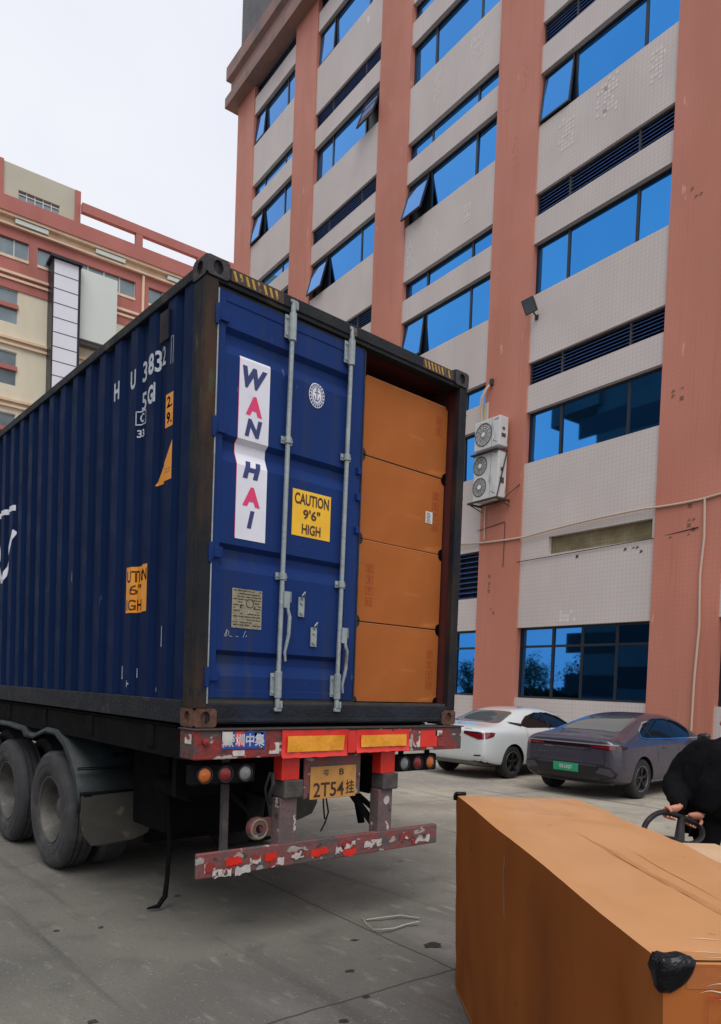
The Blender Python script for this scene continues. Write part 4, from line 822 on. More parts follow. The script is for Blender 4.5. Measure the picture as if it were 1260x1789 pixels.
# lift tower and clad panel
lt = MB().box(9.08, 10.52, -1.25, -.05, 8, 27.2).build('lift_tower', 'whitepan', fb)
mb = MB()
for i in range(22): z = 27.2-.88*i; mb.box(9.07, 10.53, -1.262, -1.25, z-.02, z+.02)
mb.build('panel_joint', 'wframe', lt)
MB().box(10.52, 10.66, -1.27, -.04, 8, 27.35).box(9.0, 9.075, -1.27, -.04, 8, 27.35).box(8.85, 10.75, -1.45, -.03, 27.22, 27.38).build('tower_edge', 'wframe', lt)
fbx('clad_panel', 'palegrey', 10.70, 13.10, -.75, -.07, 23.1, 27.42); fbx('panel_shadow_strip', 'yard', 10.7, 13.3, -.6, -.05, 22.85, 23.08)  # dark strip stands in for the shadow under the clad panel
fbx('drain_pipe', 'trim', 14.93, 15.08, -.18, -.07, 23, 28.7)
# ================================================================ block across the yard to the left, out of the picture (shades the container, shows in the windows)
yb = thing('yard_building', 'dark grey block with a stepped edge, mirrored in the ground-floor and first-floor glass', 'building', (-28.5, 0, 0), TH)
mb = MB(); mb.box(-9, 0, 8, 41.5, 0, 31); mb.box(-9.3, .6, 7.7, 42.5, 31, 32); mb.box(-9.1, .5, 41.0, 45.5, 28.0, 30.9); mb.build('wall', 'yard', yb)
for n in range(7): MB().box(.0, .03, 9, 43.5, 2+3.9*n, 3.9+3.9*n).build('window_band', 'wframe', yb)

# trees standing beyond the yard, mirrored in the ground-floor glass
def tree(x, y, h, r, label):
    t = thing('tree', label, 'tree', (x, y, 0), random.uniform(0, 6), 'trees mirrored in the ground-floor glass')
    tips = []; mb = MB(); mb.tube([(0, 0, 0), (.05, .03, h*.3), (-.04, .05, h*.6), (.02, 0, h*.85)], [.16, .12, .08, .03], 8)
    for k in range(9):
        a = k*2.4; z0 = h*(.28+.055*k); L_ = r*(1-.05*k); p = (L_*math.cos(a), L_*math.sin(a), z0+L_*.6); mb.tube([(0, .03, z0), (p[0]*.5, p[1]*.5, z0+L_*.38), p], [.06, .04, .015], 6); tips += [Vector(p), Vector((p[0]*.6, p[1]*.6, p[2]*.95))]
    tips.append(Vector((0, 0, h*.92))); mb.build('trunk', 'bark', t, 0, True)
    lf = MB()
    for c in tips:
        for q in range(70):
            d = Vector((random.gauss(0, 1), random.gauss(0, 1), random.gauss(0, .8)))*r*.22; p = c+d; s_ = random.uniform(.08, .16); u = Vector((random.uniform(-1, 1), random.uniform(-1, 1), random.uniform(-1, 1))).normalized(); v = u.orthogonal().normalized()
            lf.poly([p-u*s_, p+v*s_*.6, p+u*s_, p-v*s_*.6])
    lf.build('crown', 'leafy', t)
for i, (x, y, h, r) in enumerate(((-26.5, 50, 5.6, 1.8), (-30, 53, 6.6, 2.1), (-27, 57, 5.8, 1.9), (-33, 49, 6.4, 1.8), (-26, 61, 5.6, 1.8))):
    tree(x, y, h, r, ['leafy tree mirrored nearest the dark block', 'tallest leafy tree mirrored in the glass', 'round leafy tree mirrored in the left pane', 'leafy tree half hidden behind the dark mirrored block', 'low leafy tree mirrored at the far end of the row'][i])

hg = MB()
for q in range(5200):
    p = Vector((-29.5+random.gauss(0, .35), random.uniform(46, 66), random.uniform(0, 1)**.8*(2.3+.6*noise.noise(Vector((q*.0, random.uniform(0, 6), 0)))))); s_ = random.uniform(.12, .28); u = Vector((random.uniform(-1, 1), random.uniform(-1, 1), random.uniform(-1, 1))).normalized(); v = u.orthogonal().normalized(); hg.poly([p-u*s_, p+v*s_*.7, p+u*s_, p-v*s_*.7])
tag(hg.build('hedge', 'leafy', None), 'tall dark hedge mirrored along the bottom of the ground-floor glass', 'hedge')
# ================================================================ cars
def car_body(st, subd=2):
    """st: rows of (x, wlow, wmid, zb, zbelt, wbelt, ztop, wtop)"""
    mb = MB(); rows = []
    for x, wl, wm, zb_, zbelt, wb, zt, wt in st:
        zm = zb_+(zbelt-zb_)*.52
        half = [(0, zb_), (wl*.7, zb_), (wl, zb_+.04), (wm, zb_+(zm-zb_)*.5), (wm, zm), (wm*.985, zbelt-.06), (wb, zbelt), (wb*.5+wt*.5+.015, zbelt+(zt-zbelt)*.5), (wt+.02, zt-.05 if zt-zbelt > .12 else zbelt+(zt-zbelt)*.8), (wt*.75, zt-.008), (0, zt)]
        ring_ = [(x, y, z) for y, z in half]+[(x, -y, z) for y, z in half[-2:0:-1]]
        rows.append(ring_)
    V = mb.grid(rows, True); mb.bm.faces.new(V[0][::-1]); mb.bm.faces.new(V[-1])
    bmesh.ops.recalc_face_normals(mb.bm, faces=mb.bm.faces[:])
    me = bpy.data.meshes.new('b'); mb.bm.to_mesh(me); mb.bm.free(); o = bpy.data.objects.new('b', me); COL.objects.link(o)
    m = o.modifiers.new('s', 'SUBSURF'); m.levels = subd; m.render_levels = subd
    return o
def applied(o):
    dg = bpy.context.evaluated_depsgraph_get(); dg.update(); return bpy.data.meshes.new_from_object(o.evaluated_get(dg))
def make_car(name, label, loc, rz, paint, st, wheels, R_, spec):
    t = thing(name, label, 'car', loc, rz, 'cars parked nose-in at the factory wall')
    o = car_body(st); me = applied(o); bm = bmesh.new(); bm.from_mesh(me); bvh = BVHTree.FromBMesh(bm); bm.free(); bpy.data.meshes.remove(me)
    # wheel wells
    cb = MB()
    for wx in wheels:
        for s_ in (-1, 1):
            n = 40; y0, y1 = s_*.56, s_*1.1; ra = [(wx+(R_+.045)*math.cos(2*PI*k/n), (R_+.0)+(R_+.045)*math.sin(2*PI*k/n)) for k in range(n)]
            a = [cb.bm.verts.new((x, y0, z)) for x, z in ra]; b = [cb.bm.verts.new((x, y1, z)) for x, z in ra]
            for k in range(n): cb.bm.faces.new((a[k], a[(k+1) % n], b[(k+1) % n], b[k]))
            cb.bm.faces.new(a[::-1]); cb.bm.faces.new(b)
    bmesh.ops.recalc_face_normals(cb.bm, faces=cb.bm.faces[:])
    cme = bpy.data.meshes.new('c'); cb.bm.to_mesh(cme); cb.bm.free(); co = bpy.data.objects.new('c', cme); COL.objects.link(co)
    bo = o.modifiers.new('b', 'BOOLEAN'); bo.object = co; bo.operation = 'DIFFERENCE'; bo.solver = 'EXACT'
    me = applied(o); bpy.data.objects.remove(o); bpy.data.objects.remove(co); me.materials.clear()
    body = link('car_body', me, paint, t, 0, 38)
    me.materials.append(MT['cartrim'])
    for p in me.polygons:   # wheel wells and underside are unpainted
        c = p.center
        for wx in wheels:
            if abs(c.y) < .95 and (c.x-wx)**2+(c.z-R_)**2 < (R_+.05)**2 and (abs(p.normal.y) < .35 or abs(c.y) < .6): p.material_index = 1
        if c.z < .24 or (p.normal.z < -.7 and c.z < .4): p.material_index = 1
    def hit(org, d, off=.004):
        h = bvh.ray_cast(Vector(org), Vector(d)); 
        return (h[0]-Vector(d).normalized()*off if off else h[0], h[0] is not None) if h[0] is not None else (None, False)
    def steps(lo, hi, s): n = int((hi-lo)/s); return [lo+s*i for i in range(1, n+1)]
    def dec_side(pts, nm, m_, sg, off=.004, par=None, step=.06):
        xs = [p[0] for p in pts]; zs = [p[1] for p in pts]
        def fn(x, z):
            h, ok = hit((x, sg*3, z), (0, -sg, 0), off); return h if ok else (x, sg*.7, z)
        return conform(poly_bm(pts), nm, m_, fn, par or body, (0, 0), steps(min(xs), max(xs), step), steps(min(zs), max(zs), step), 60)
    def dec_rear(pts, nm, m_, off=.004, par=None, step=.05, bm=None, offs=(0, 0), d=(1, 0, 0)):
        b = bm or poly_bm(pts); xs = [v.co.x for v in b.verts]; zs = [v.co.y for v in b.verts]
        def fn(y, z):
            # y given as seen from behind: +right => -Y ... local right of the car (facing +x) is -y
            h, ok = hit((-2, -y, z), d, off); return h if ok else (.1, -y, z)
        return conform(b, nm, m_, fn, par or body, offs, steps(min(xs)+offs[0], max(xs)+offs[0], step), steps(min(zs)+offs[1], max(zs)+offs[1], step), 60)
    def dec_top(pts, nm, m_, off=.004, par=None, step=.06):
        xs = [p[0] for p in pts]; ys = [p[1] for p in pts]
        def fn(x, y):
            h, ok = hit((x, y, 3), (0, 0, -1), off); return h if ok else (x, y, 1)
        return conform(poly_bm(pts), nm, m_, fn, par or body, (0, 0), steps(min(xs), max(xs), step), steps(min(ys), max(ys), step), 60)
    spec(t, body, dec_side, dec_rear, dec_top, hit)
    for wx in wheels:
        for s_ in (-1, 1):
            h, ok = hit((wx, s_*3, R_+.35), (0, -s_, 0), 0); yo = (abs(h.y) if ok else .9)-.012
            mb = MB(); mb.lathe([(.19, -.05), (.205, -.012), (.25, -.002), (R_-.03, -.006), (R_-.006, -.03), (R_, -.06), (R_, -.19), (R_-.02, -.22), (.2, -.22)], (wx, s_*yo, R_), 'Y', 48, s_)
            w_ = mb.build('wheel', 'tyre' if False else 'black', t, 0, 35)
            mb = MB(); mb.lathe([(.212, -.010), (.222, -.006), (.228, -.012)], (wx, s_*yo, R_), 'Y', 48, s_); mb.build('rim_edge', 'alloyl', w_, 0, 35)
            mb = MB(); mb.lathe([(.215, -.012), (.20, -.07), (.0, -.08)], (wx, s_*yo, R_), 'Y', 40, s_); mb.build('brake_disc', 'cartrim', w_, 0, 35)
            mb = MB()
            for k in range(5):
                a = 2*PI*k/5+.3
                for da in (-.13, .13):
                    p0 = Vector((wx+.04*math.cos(a), s_*(yo-.03), R_+.04*math.sin(a))); p1 = Vector((wx+.215*math.cos(a+da), s_*(yo-.014), R_+.215*math.sin(a+da))); mb.bar(p0, p1, .026, .02)
            mb.lathe([(.05, -.04), (.05, -.018), (.0, -.014)], (wx, s_*yo, R_), 'Y', 20, s_)
            mb.build('alloy_rim', 'alloy', w_, .003, 40)
    return t
def mirror_part(body, x, y, z, m_):
    for s_ in (-1, 1):
        mb = MB(); rows = []
        for a, ww, hh in ((0, .02, .03), (.03, .05, .06), (.14, .055, .075), (.21, .05, .065), (.235, .02, .03)):
            rows.append([(x+ww*math.cos(2*PI*k/12), s_*(y+a), z+hh*math.sin(2*PI*k/12)) for k in range(12)])
        V = mb.grid(rows, True); mb.bm.faces.new(V[0][::-1]); mb.bm.faces.new(V[-1]); mb.build('wing_mirror', m_, body, 0, 60)
def outline(pts, t):  # strip polygon pieces along a polyline in 2-D
    out = []
    for a, b in zip(pts[:-1], pts[1:]):
        d = (Vector(b)-Vector(a)); 
        if d.length < 1e-6: continue
        nn = Vector((-d.y, d.x)).normalized()*t/2; e = d.normalized()*t*.3; out.append([Vector(a)-nn-e, Vector(b)-nn+e, Vector(b)+nn+e, Vector(a)+nn-e])
    return out
# grey fastback ------------------------------------------------------------
st_g = [(.00, .66, .72, .42, .93, .70, .99, .60), (.05, .80, .86, .33, .965, .80, 1.035, .66), (.22, .88, .92, .24, .975, .86, 1.075, .68), (.55, .90, .935, .20, .975, .87, 1.13, .64), (1.0, .90, .925, .19, .965, .87, 1.27, .58), (1.5, .89, .915, .19, .955, .87, 1.39, .56), (2.1, .89, .915, .19, .94, .86, 1.455, .56), (2.7, .89, .915, .19, .93, .86, 1.44, .55), (3.15, .89, .92, .19, .92, .85, 1.32, .56), (3.6, .90, .93, .19, .91, .84, 1.10, .62), (3.85, .90, .93, .19, .89, .83, .985, .68), (4.2, .88, .92, .20, .85, .80, .92, .62), (4.5, .80, .86, .22, .74, .74, .80, .56), (4.66, .62, .68, .28, .60, .58, .64, .45)]
def spec_grey(t, body, side, rear, top, hit):
    rear([(-.54, 2.94), (.54, 2.94), (.60, 3.03), (.52, 3.74), (.44, 3.80), (-.44, 3.80), (-.52, 3.74), (-.60, 3.03)], 'rear_window', 'carglass2', .006, None, .05, None, (0, 0), (1, 0, -.7))
    for sg in (-1, 1):
        P = [(1.02, 1.055), (1.12, 1.15), (1.45, 1.285), (1.9, 1.345), (2.5, 1.345), (2.95, 1.26), (3.42, 1.04), (3.40, 1.0), (2.4, 1.005), (1.2, 1.02)]
        w_ = side(P, 'side_window', 'carglass', sg)
        for i, q in enumerate(outline([P[4], P[3], P[2], P[1], P[0], P[9], P[8], P[7]], .022)): side([tuple(v) for v in q], 'window_trim', 'chrome', sg, .008, w_)
        for xx in (1.38, 2.35): side([(xx-.02, 1.01), (xx+.02, 1.01), (xx+.02, 1.35 if xx > 2 else 1.265), (xx-.02, 1.35 if xx > 2 else 1.25)], 'window_pillar', 'cartrim', sg, .008, w_)
        for xx in (1.72, 2.75): side([(xx, .845), (xx+.20, .845), (xx+.20, .872), (xx, .872)], 'door_handle', 'cargrey', sg, .02)
        side([(1.30, .275), (3.35, .275), (3.35, .30), (1.30, .31)], 'sill_trim', 'silver', sg, .008)
        side([(1.25, .20), (3.4, .20), (3.4, .265), (1.25, .265)], 'sill_trim', 'cartrim', sg, .006)
        for xx, z0, z1 in ((2.33, .30, 1.0), (3.36, .34, .98), (1.50, .60, 1.0)): side([(xx-.004, z0), (xx+.004, z0), (xx+.004, z1), (xx-.004, z1)], 'door_seam', 'cartrim', sg, .002)
        side([(.02, .80), (.36, .875), (.38, .90), (.20, .925), (.02, .92)], 'tail_lamp', 'tailbar', sg, .006)
    rear([(-.86, .845), (-.40, .875), (.40, .875), (.86, .845), (.86, .925), (-.86, .925)], 'tail_lamp_bar', 'tailbar', .006)
    rear([(-.84, .86), (-.45, .885), (-.45, .912), (-.84, .915)], 'tail_lamp', 'tail', .009); rear([(.45, .885), (.84, .86), (.84, .915), (.45, .912)], 'tail_lamp', 'tail', .009)
    rear([(-.86, .925), (.86, .925), (.86, .945), (-.86, .945)], 'spoiler_lip', 'silver', .012)
    rear([(-.45, .84), (.45, .84), (.45, .855), (-.45, .855)], 'chrome_strip', 'chrome', .008)
    rear([(-.70, .28), (.70, .28), (.78, .40), (.62, .56), (-.62, .56), (-.78, .40)], 'bumper_insert', 'cartrim', .005)
    for q in ([(-.80, .30), (-.68, .235), (.68, .235), (.80, .30), (.68, .262), (-.68, .262)],): rear(q, 'bumper_trim', 'silver', .010)
    for sg in (-1, 1): rear([(sg*.55, .46), (sg*.82, .42), (sg*.84, .44), (sg*.80, .54), (sg*.62, .56)], 'bumper_garnish', 'cargrey', .010)
    for sg in (-1, 1):
        for q in outline([(sg*.58, .575), (sg*.80, .555), (sg*.87, .46), (sg*.84, .40), (sg*.62, .33)], .022): rear([tuple(v) for v in q], 'bumper_vent', 'cartrim', .012)
    p_ = rear([(-.24, .44), (.24, .44), (.24, .585), (-.24, .585)], 'number_plate', 'greenpl', .014)
    rear(None, 'lettering', 'whiteink', .017, p_, bm=text_bm('粤B 624J57', .095, .66, bold=.035), offs=(0, .512))
    for a, b in (((-.70, .60), (-.70, .84)), ((.70, .60), (.70, .84)), ((-.70, .60), (.70, .60))):
        for q in outline([a, b], .008): rear([tuple(v) for v in q], 'boot_seam', 'cartrim', .003)
    rear(None, 'badge', 'chrome', .006, bm=text_bm('OOOO', .025, 1.8, bold=.02, spacing=1.6), offs=(-.45, .74))
    mirror_part(body, 3.22, .86, 1.02, 'cartrim')
    top([(3.28, -.52), (3.62, -.62), (3.72, -.3), (3.74, 0), (3.72, .3), (3.62, .62), (3.28, .52), (3.0, .46), (3.0, -.46)], 'windscreen', 'carglass')
GREY = make_car('parked_car', 'dark grey fastback car with a green number plate and full-width tail lamp bar', (8.72, 2.93, 0), math.radians(1.5), 'cargrey', st_g, (.94, 3.72), .345, spec_grey)
# white saloon -------------------------------------------------------------
st_w = [(.00, .64, .72, .42, .90, .70, .96, .60), (.05, .78, .84, .34, .95, .80, 1.02, .66), (.25, .86, .89, .24, .98, .84, 1.07, .66), (.65, .88, .905, .20, .985, .85, 1.10, .62), (.95, .88, .905, .19, .97, .85, 1.20, .57), (1.4, .87, .90, .19, .955, .85, 1.37, .55), (1.9, .87, .90, .19, .94, .85, 1.44, .55), (2.6, .87, .90, .19, .93, .85, 1.435, .54), (3.1, .87, .90, .19, .92, .84, 1.31, .56), (3.55, .88, .91, .19, .91, .83, 1.08, .62), (3.8, .88, .91, .19, .88, .82, .98, .66), (4.2, .86, .90, .20, .84, .78, .90, .60), (4.5, .76, .82, .22, .72, .70, .76, .52), (4.62, .6, .66, .28, .58, .55, .62, .42)]
def spec_white(t, body, side, rear, top, hit):
    rear([(-.56, 2.98), (.56, 2.98), (.61, 3.06), (.51, 3.66), (.44, 3.70), (-.44, 3.70), (-.51, 3.66), (-.61, 3.06)], 'rear_window', 'carglass2', .006, None, .05, None, (0, 0), (1, 0, -.7))
    for sg in (-1, 1):
        P = [(1.30, 1.06), (1.40, 1.14), (1.62, 1.25), (2.0, 1.325), (2.5, 1.325), (2.9, 1.24), (3.35, 1.03), (3.33, 1.0), (1.5, 1.015)]
        side([(.98, 1.14), (1.0, 1.10), (1.30, 1.04), (1.36, 1.10)], 'pillar_garnish', 'cartrim', sg, .005)
        w_ = side(P, 'side_window', 'carglass', sg)
        side([(2.27, 1.0), (2.33, 1.0), (2.31, 1.335), (2.25, 1.335)], 'window_pillar', 'cartrim', sg, .008, w_)
        for xx in (1.62, 2.62): side([(xx, .865), (xx+.2, .865), (xx+.2, .895), (xx, .895)], 'door_handle', 'carwhite', sg, .025)
        for xx, z0, z1 in ((2.29, .30, 1.0), (3.32, .34, .98), (1.42, .62, 1.0)): side([(xx-.004, z0), (xx+.004, z0), (xx+.004, z1), (xx-.004, z1)], 'door_seam', 'cartrim', sg, .002)
        side([(1.25, .2), (3.3, .2), (3.3, .25), (1.25, .25)], 'sill_trim', 'cartrim', sg, .006)
        side([(.03, .80), (.28, .86), (.34, .935), (.03, .945)], 'tail_lamp', 'tail', sg, .007)
    for s_ in (-1, 1): rear([(s_*.34, .90), (s_*.70, .80), (s_*.84, .815), (s_*.85, .94), (s_*.36, .95)], 'tail_lamp', 'tail', .007); rear([(s_*.34, .925), (s_*.85, .925), (s_*.85, .945), (s_*.36, .95)], 'tail_lamp_top', 'tailbar', .010)
    rear([(-.72, .27), (.72, .27), (.78, .30), (.60, .36), (-.60, .36), (-.78, .30)], 'bumper_trim', 'silver', .010)
    rear([(-.74, .22), (.74, .22), (.76, .268), (-.76, .268)], 'bumper_valance', 'cartrim', .006)
    for s_ in (-1, 1): rear([(s_*.60, .47), (s_*.76, .48), (s_*.76, .505), (s_*.62, .50)], 'bumper_slot', 'cartrim', .006)
    for q in outline([(.60, .37), (.74, .345), (.82, .28)], .025): rear([tuple(v) for v in q], 'bumper_edge', 'cartrim', .012)
    for q in outline([(-.60, .37), (-.74, .345), (-.82, .28)], .025): rear([tuple(v) for v in q], 'bumper_edge', 'cartrim', .012)
    p_ = rear([(-.22, .74), (.22, .74), (.22, .88), (-.22, .88)], 'number_plate', 'cyanpl', .012)
    rear([(-.24, .725), (.24, .725), (.24, .738), (-.24, .738)], 'boot_seam', 'cartrim', .004)
    rear(None, 'badge', 'silver', .006, bm=text_bm('OOOOO', .022, 1.3, bold=.02, spacing=1.2), offs=(.42, 1.0))
    mirror_part(body, 3.15, .85, 1.02, 'carwhite')
    top([(3.24, -.52), (3.55, -.62), (3.66, 0), (3.55, .62), (3.24, .52), (2.96, .46), (2.96, -.46)], 'windscreen', 'carglass')
WHITE = make_car('parked_car', 'white saloon car parked between the trailer and the grey car', (8.86, 5.70, 0), math.radians(1.5), 'carwhite', st_w, (.93, 3.63), .33, spec_white)
MT['darkkraft'] = mat('dark_kraft', (.30, .11, .035), (.24, .085, .026), 9, .7)  # dark kraft for the painted handle shadows and the creases
MT['tapemat'] = mat('kraft_tape', (.50, .235, .085), (.46, .21, .075), 5, .35, bump=.2, bscale=30)
MT['glint'] = mat('painted_tape_glint', (.78, .68, .55), None, rough=.15)  # pale colour for highlights painted onto the tape
# ================================================================ foreground cartons
A_ = Vector((1.010, -1.280, 0)); th = math.radians(-38.246); av = Vector((math.cos(th), math.sin(th), 0)); bv = Vector((-math.sin(th), math.cos(th), 0))
def FA(a, b, z): return A_+av*a+bv*b+Vector((0, 0, z))
bx = thing('cardboard_crate', 'very large long cardboard carton in the foreground with black wrapped corners', 'carton', A_, th)
BW, BL, BH = .72, 2.55, 1.16
def lean(x, y, z): k = (1-z/BH); return Vector((x+.045*k, y+.02*k, z))
mb = MB(); nx, ny, nzz = 10, 34, 14
def bp(x, y, z):
    p = lean(x, y, z); e = noise.noise(Vector((x*3, y*2.2, z*3)))*.007+noise.noise(Vector((x*9, y*9+5, z*9)))*.0035
    c = Vector((x-BW/2, y+BL/2, z-BH/2)); s_ = Vector((1 if c.x > 0 else -1, 1 if c.y > 0 else -1, 1))
    ed = sum(1 for q, hh in ((abs(c.x), BW/2), (abs(c.y), BL/2), (abs(c.z), BH/2)) if q > hh-.001)
    out_ = Vector((0, 0, 0))
    if abs(c.z) > BH/2-.001 and c.z > 0: out_.z = e-(.006 if ed > 1 else 0)-.008*max(0, 1-abs(c.x)/(BW/2))*(.5+.5*noise.noise(Vector((0, y*1.5, 0))))
    if abs(c.x) > BW/2-.001: out_.x = s_.x*(e+.004*math.sin(y*5)-(.003 if ed > 1 else 0))
    if abs(c.y) > BL/2-.001: out_.y = s_.y*e
    return p+out_
def face(f, n, m): mb.grid([[bp(*f(i/n, j/m)) for j in range(m+1)] for i in range(n+1)])
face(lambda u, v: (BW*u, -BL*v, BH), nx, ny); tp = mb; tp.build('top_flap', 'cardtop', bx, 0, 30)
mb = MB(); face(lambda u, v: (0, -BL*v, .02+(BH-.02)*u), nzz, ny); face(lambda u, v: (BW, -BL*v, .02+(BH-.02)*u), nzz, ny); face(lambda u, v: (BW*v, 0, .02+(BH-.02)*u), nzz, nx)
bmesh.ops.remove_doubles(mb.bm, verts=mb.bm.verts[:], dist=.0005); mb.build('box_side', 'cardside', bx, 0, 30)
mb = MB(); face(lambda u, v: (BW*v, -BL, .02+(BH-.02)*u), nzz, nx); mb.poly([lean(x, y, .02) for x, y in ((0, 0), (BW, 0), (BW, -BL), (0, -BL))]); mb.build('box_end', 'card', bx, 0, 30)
# black wrapped corner protectors
def corner_wrap(cx, cy, sx, sy, lx, ly, lz):
    # three faces meeting at the box corner, rounded and crumpled, one outward skin
    m_ = MB(); N_ = 9
    def q(p):
        n_ = noise.noise(p*25)*.006+noise.noise(p*60)*.003
        return n_
    def top_(u, v):
        r = 1 if u+v < 1.25 else 1
        return (cx+sx*(lx*u-.006), cy+sy*(ly*v-.006), BH+.006)
    R3 = {}
    for kind in ('t', 'x', 'y'):
        rows = []
        for i in range(N_+1):
            row = []
            for j in range(N_+1):
                u, v = i/N_, j/N_
                k = 1-.28*(u*v)        # pull the far corner in so the outline is rounded
                if kind == 't': p = Vector((cx+sx*(lx*u*k-.007), cy+sy*(ly*v*k-.007), BH+.007)); nrm = Vector((0, 0, 1))
                elif kind == 'x': p = Vector((cx+sx*(-.007), cy+sy*(ly*u*math.sqrt(max(.10, 1-.95*v*v))-.007), BH+.007-lz*v)); nrm = Vector((-sx, 0, 0))
                else: p = Vector((cx+sx*(lx*u*math.sqrt(max(.10, 1-.95*v*v))-.007), cy-sy*.007, BH+.007-lz*v)); nrm = Vector((0, -sy, 0))
                edge = u in (0, 1) or v in (0, 1)
                p = p+nrm*(0 if edge else .006+q(p)*1.2); row.append(p+Vector((.012*(1-(p.z/BH)), 0, 0))*0)
            rows.append(row)
        m_.grid(rows)
    bmesh.ops.remove_doubles(m_.bm, verts=m_.bm.verts[:], dist=.001)
    o = m_.build('corner_wrap', 'film', bx, 0, 60)
corner_wrap(0, -BL, 1, 1, .082, .050, .078)
corner_wrap(0, 0, 1, -1, .07, .05, .045); corner_wrap(BW, -BL, -1, 1, .10, .06, .09)
# painted tape glints, painted handle shadows, packing tape, print
def skin_patch(nm, m_, f, n, m, off):
    g_b = MB(); o_ = Vector(off); g_b.grid([[bp(*f(i/n, j/m))+o_ for j in range(m+1)] for i in range(n+1)]); return g_b.build(nm, m_, bx, 0, True)
for y0, y1, z0, z1 in ((-.42, -.405, .96, 1.06), (-.42, -.41, .86, .91), (-1.135, -1.11, .80, 1.07)): skin_patch('handle_shadow', 'darkkraft', lambda u, v: (0, y0+(y1-y0)*v, z0+(z1-z0)*u), 12, 3, (-.0012, 0, 0))  # handle shadows painted as dark strips on the carton side
skin_patch('packing_tape', 'tape', lambda u, v: (.055+.66*u, -BL, BH-.012-.05*v), 30, 6, (0, -.0015, 0))
skin_patch('packing_tape', 'tapemat', lambda u, v: (.055+.66*u, -BL+.004+.05*v, BH), 30, 6, (0, 0, .0015))
skin_patch('seam_tape', 'tapemat', lambda u, v: (.345+.03*v*min(1, u*3), -1.0-1.5*u, BH), 60, 4, (0, 0, .0010))
for a_, b_, w_ in (((.30, -.55), (.40, -.62), .003), ((.42, -.60), (.47, -.64), .003), ((.33, -1.35), (.36, -1.9), .004), ((.52, -.18), (.62, -.30), .003), ((.44, -1.28), (.43, -2.1), .003)):
    A2, B2 = Vector(a_), Vector(b_); d_ = (B2-A2).normalized(); nn_ = Vector((-d_.y, d_.x))*w_
    skin_patch('crease', 'darkkraft', lambda u, v: (*(A2+(B2-A2)*u+nn_*(v-.5)*math.sin(PI*min(max(u, .02), .98))), BH), 20, 2, (0, 0, .0012))
for z_, x0_, x1_ in ((1.105, .10, .26), (1.088, .085, .20), (1.128, .13, .30), (1.07, .12, .24)): skin_patch('tape_glint', 'glint', lambda u, v: (x0_+(x1_-x0_)*u, -BL, z_+.012*u+.003*v*math.sin(PI*u)+.004*math.sin(u*9)), 30, 1, (0, -.003, 0))  # pale lines painted as highlights on the wrinkled tape
for y_, x0_, x1_ in ((-BL+.02, .10, .26), (-BL+.055, .10, .18), (-BL+.15, .14, .22)): skin_patch('tape_glint', 'glint', lambda u, v: (x0_+(x1_-x0_)*u, y_-.012*u+.003*v*math.sin(PI*u), BH), 20, 1, (0, 0, .003))
bm = bmesh.new()
for a in ((.26, .93, .42, .933), (.26, .70, .262, .93), (.262, .925, .42, .927)): quad(bm, (a[0], a[1]), (a[2], a[1]), (a[2], a[3]), (a[0], a[3]))
ring(bm, .315, .865, .014, .016, .014, n=14); ring(bm, .315, .86, .035, .045, .014, PI*.95, PI*1.40, 10); ring(bm, .315, .86, .035, .045, .014, PI*1.6, PI*2.05, 10); quad(bm, (.305, .785), (.325, .785), (.325, .825), (.305, .825)); ring(bm, .40, .86, .03, .035, .008, n=14)
conform(bm, 'shipping_marks', 'cardred', lambda x, z: (x-.155, -BL-.0125, z+.15), bx)
conform(poly_bm([(.375, .72), (.55, .72), (.55, .93), (.375, .93)]), 'red_panel', 'cardred', lambda x, z: (x-.155, -BL-.011, z+.15), bx)
# second carton on the pallet truck
b2 = thing('cardboard_box', 'low pale cardboard box half hidden behind the large foreground carton, in front of the person', 'carton', FA(1.0, .06, 0), th)
MB().box(0, .59, -1.3, 0, .10, .90).build('box_body', mat('pale_cardboard', (.60, .40, .24), (.54, .34, .19), 3, .7, bump=.1, bscale=6), b2, .006)
MB().box(.26, .33, -1.3, -.0, .9015, .9035).build('packing_tape', 'tape', b2)
# pallet truck
pt = thing('pallet_truck', 'hand pallet truck with a black loop handle held by the person', 'pallet truck', FA(1.3, 0, 0), th)
for x in (-.25, .1): MB().box(x, x+.16, -1.25, .12, .045, .095).build('fork', 'jackred', pt, .006)
MB().box(-.25, .26, .08, .24, .09, .42).build('truck_head', 'jackred', pt, .02)
for x in (-.16, .12, -.10, .06): pass
mb = MB(); mb.lathe([(.0, -.03), (.09, -.03), (.09, .03), (.0, .03)], (.0, .22, .09), 'X', 24, 1); mb.build('steer_wheel', 'black', pt, 0, 40)
# handle: worked out in world space then moved into the truck frame
inv = (Matrix.Translation(FA(1.3, 0, 0)) @ Matrix.Rotation(th, 4, 'Z')).inverted()
LP_ = [(2.582, -1.627, .857), (2.631, -1.64, .926), (2.755, -1.666, .963), (2.912, -1.724, .925), (3.053, -1.768, .875), (3.085, -1.800, .830), (2.985, -1.835, .780), (2.80, -1.835, .765), (2.62, -1.765, .800), (2.560, -1.69, .825)]
def closed_spline(P, n):
    P = [Vector(p) for p in P]; out_ = []; m_ = len(P)
    for i in range(m_):
        a, b, c, d = P[i-1], P[i], P[(i+1) % m_], P[(i+2) % m_]
        for k in range(n): t_ = k/n; out_.append(.5*((2*b)+(c-a)*t_+(2*a-5*b+4*c-d)*t_*t_+(3*b-a-3*c+d)*t_**3))
    return out_+[out_[0]]
HPT = closed_spline(LP_, 4)
mb = MB(); mb.tube([inv @ p for p in HPT], .019, 10, cap=False); lp_ = mb.build('loop_handle', 'jack', pt, 0, True)
base = Vector(FA(1.32, .22, .35)); midp = Vector((2.915, -1.725, .915))
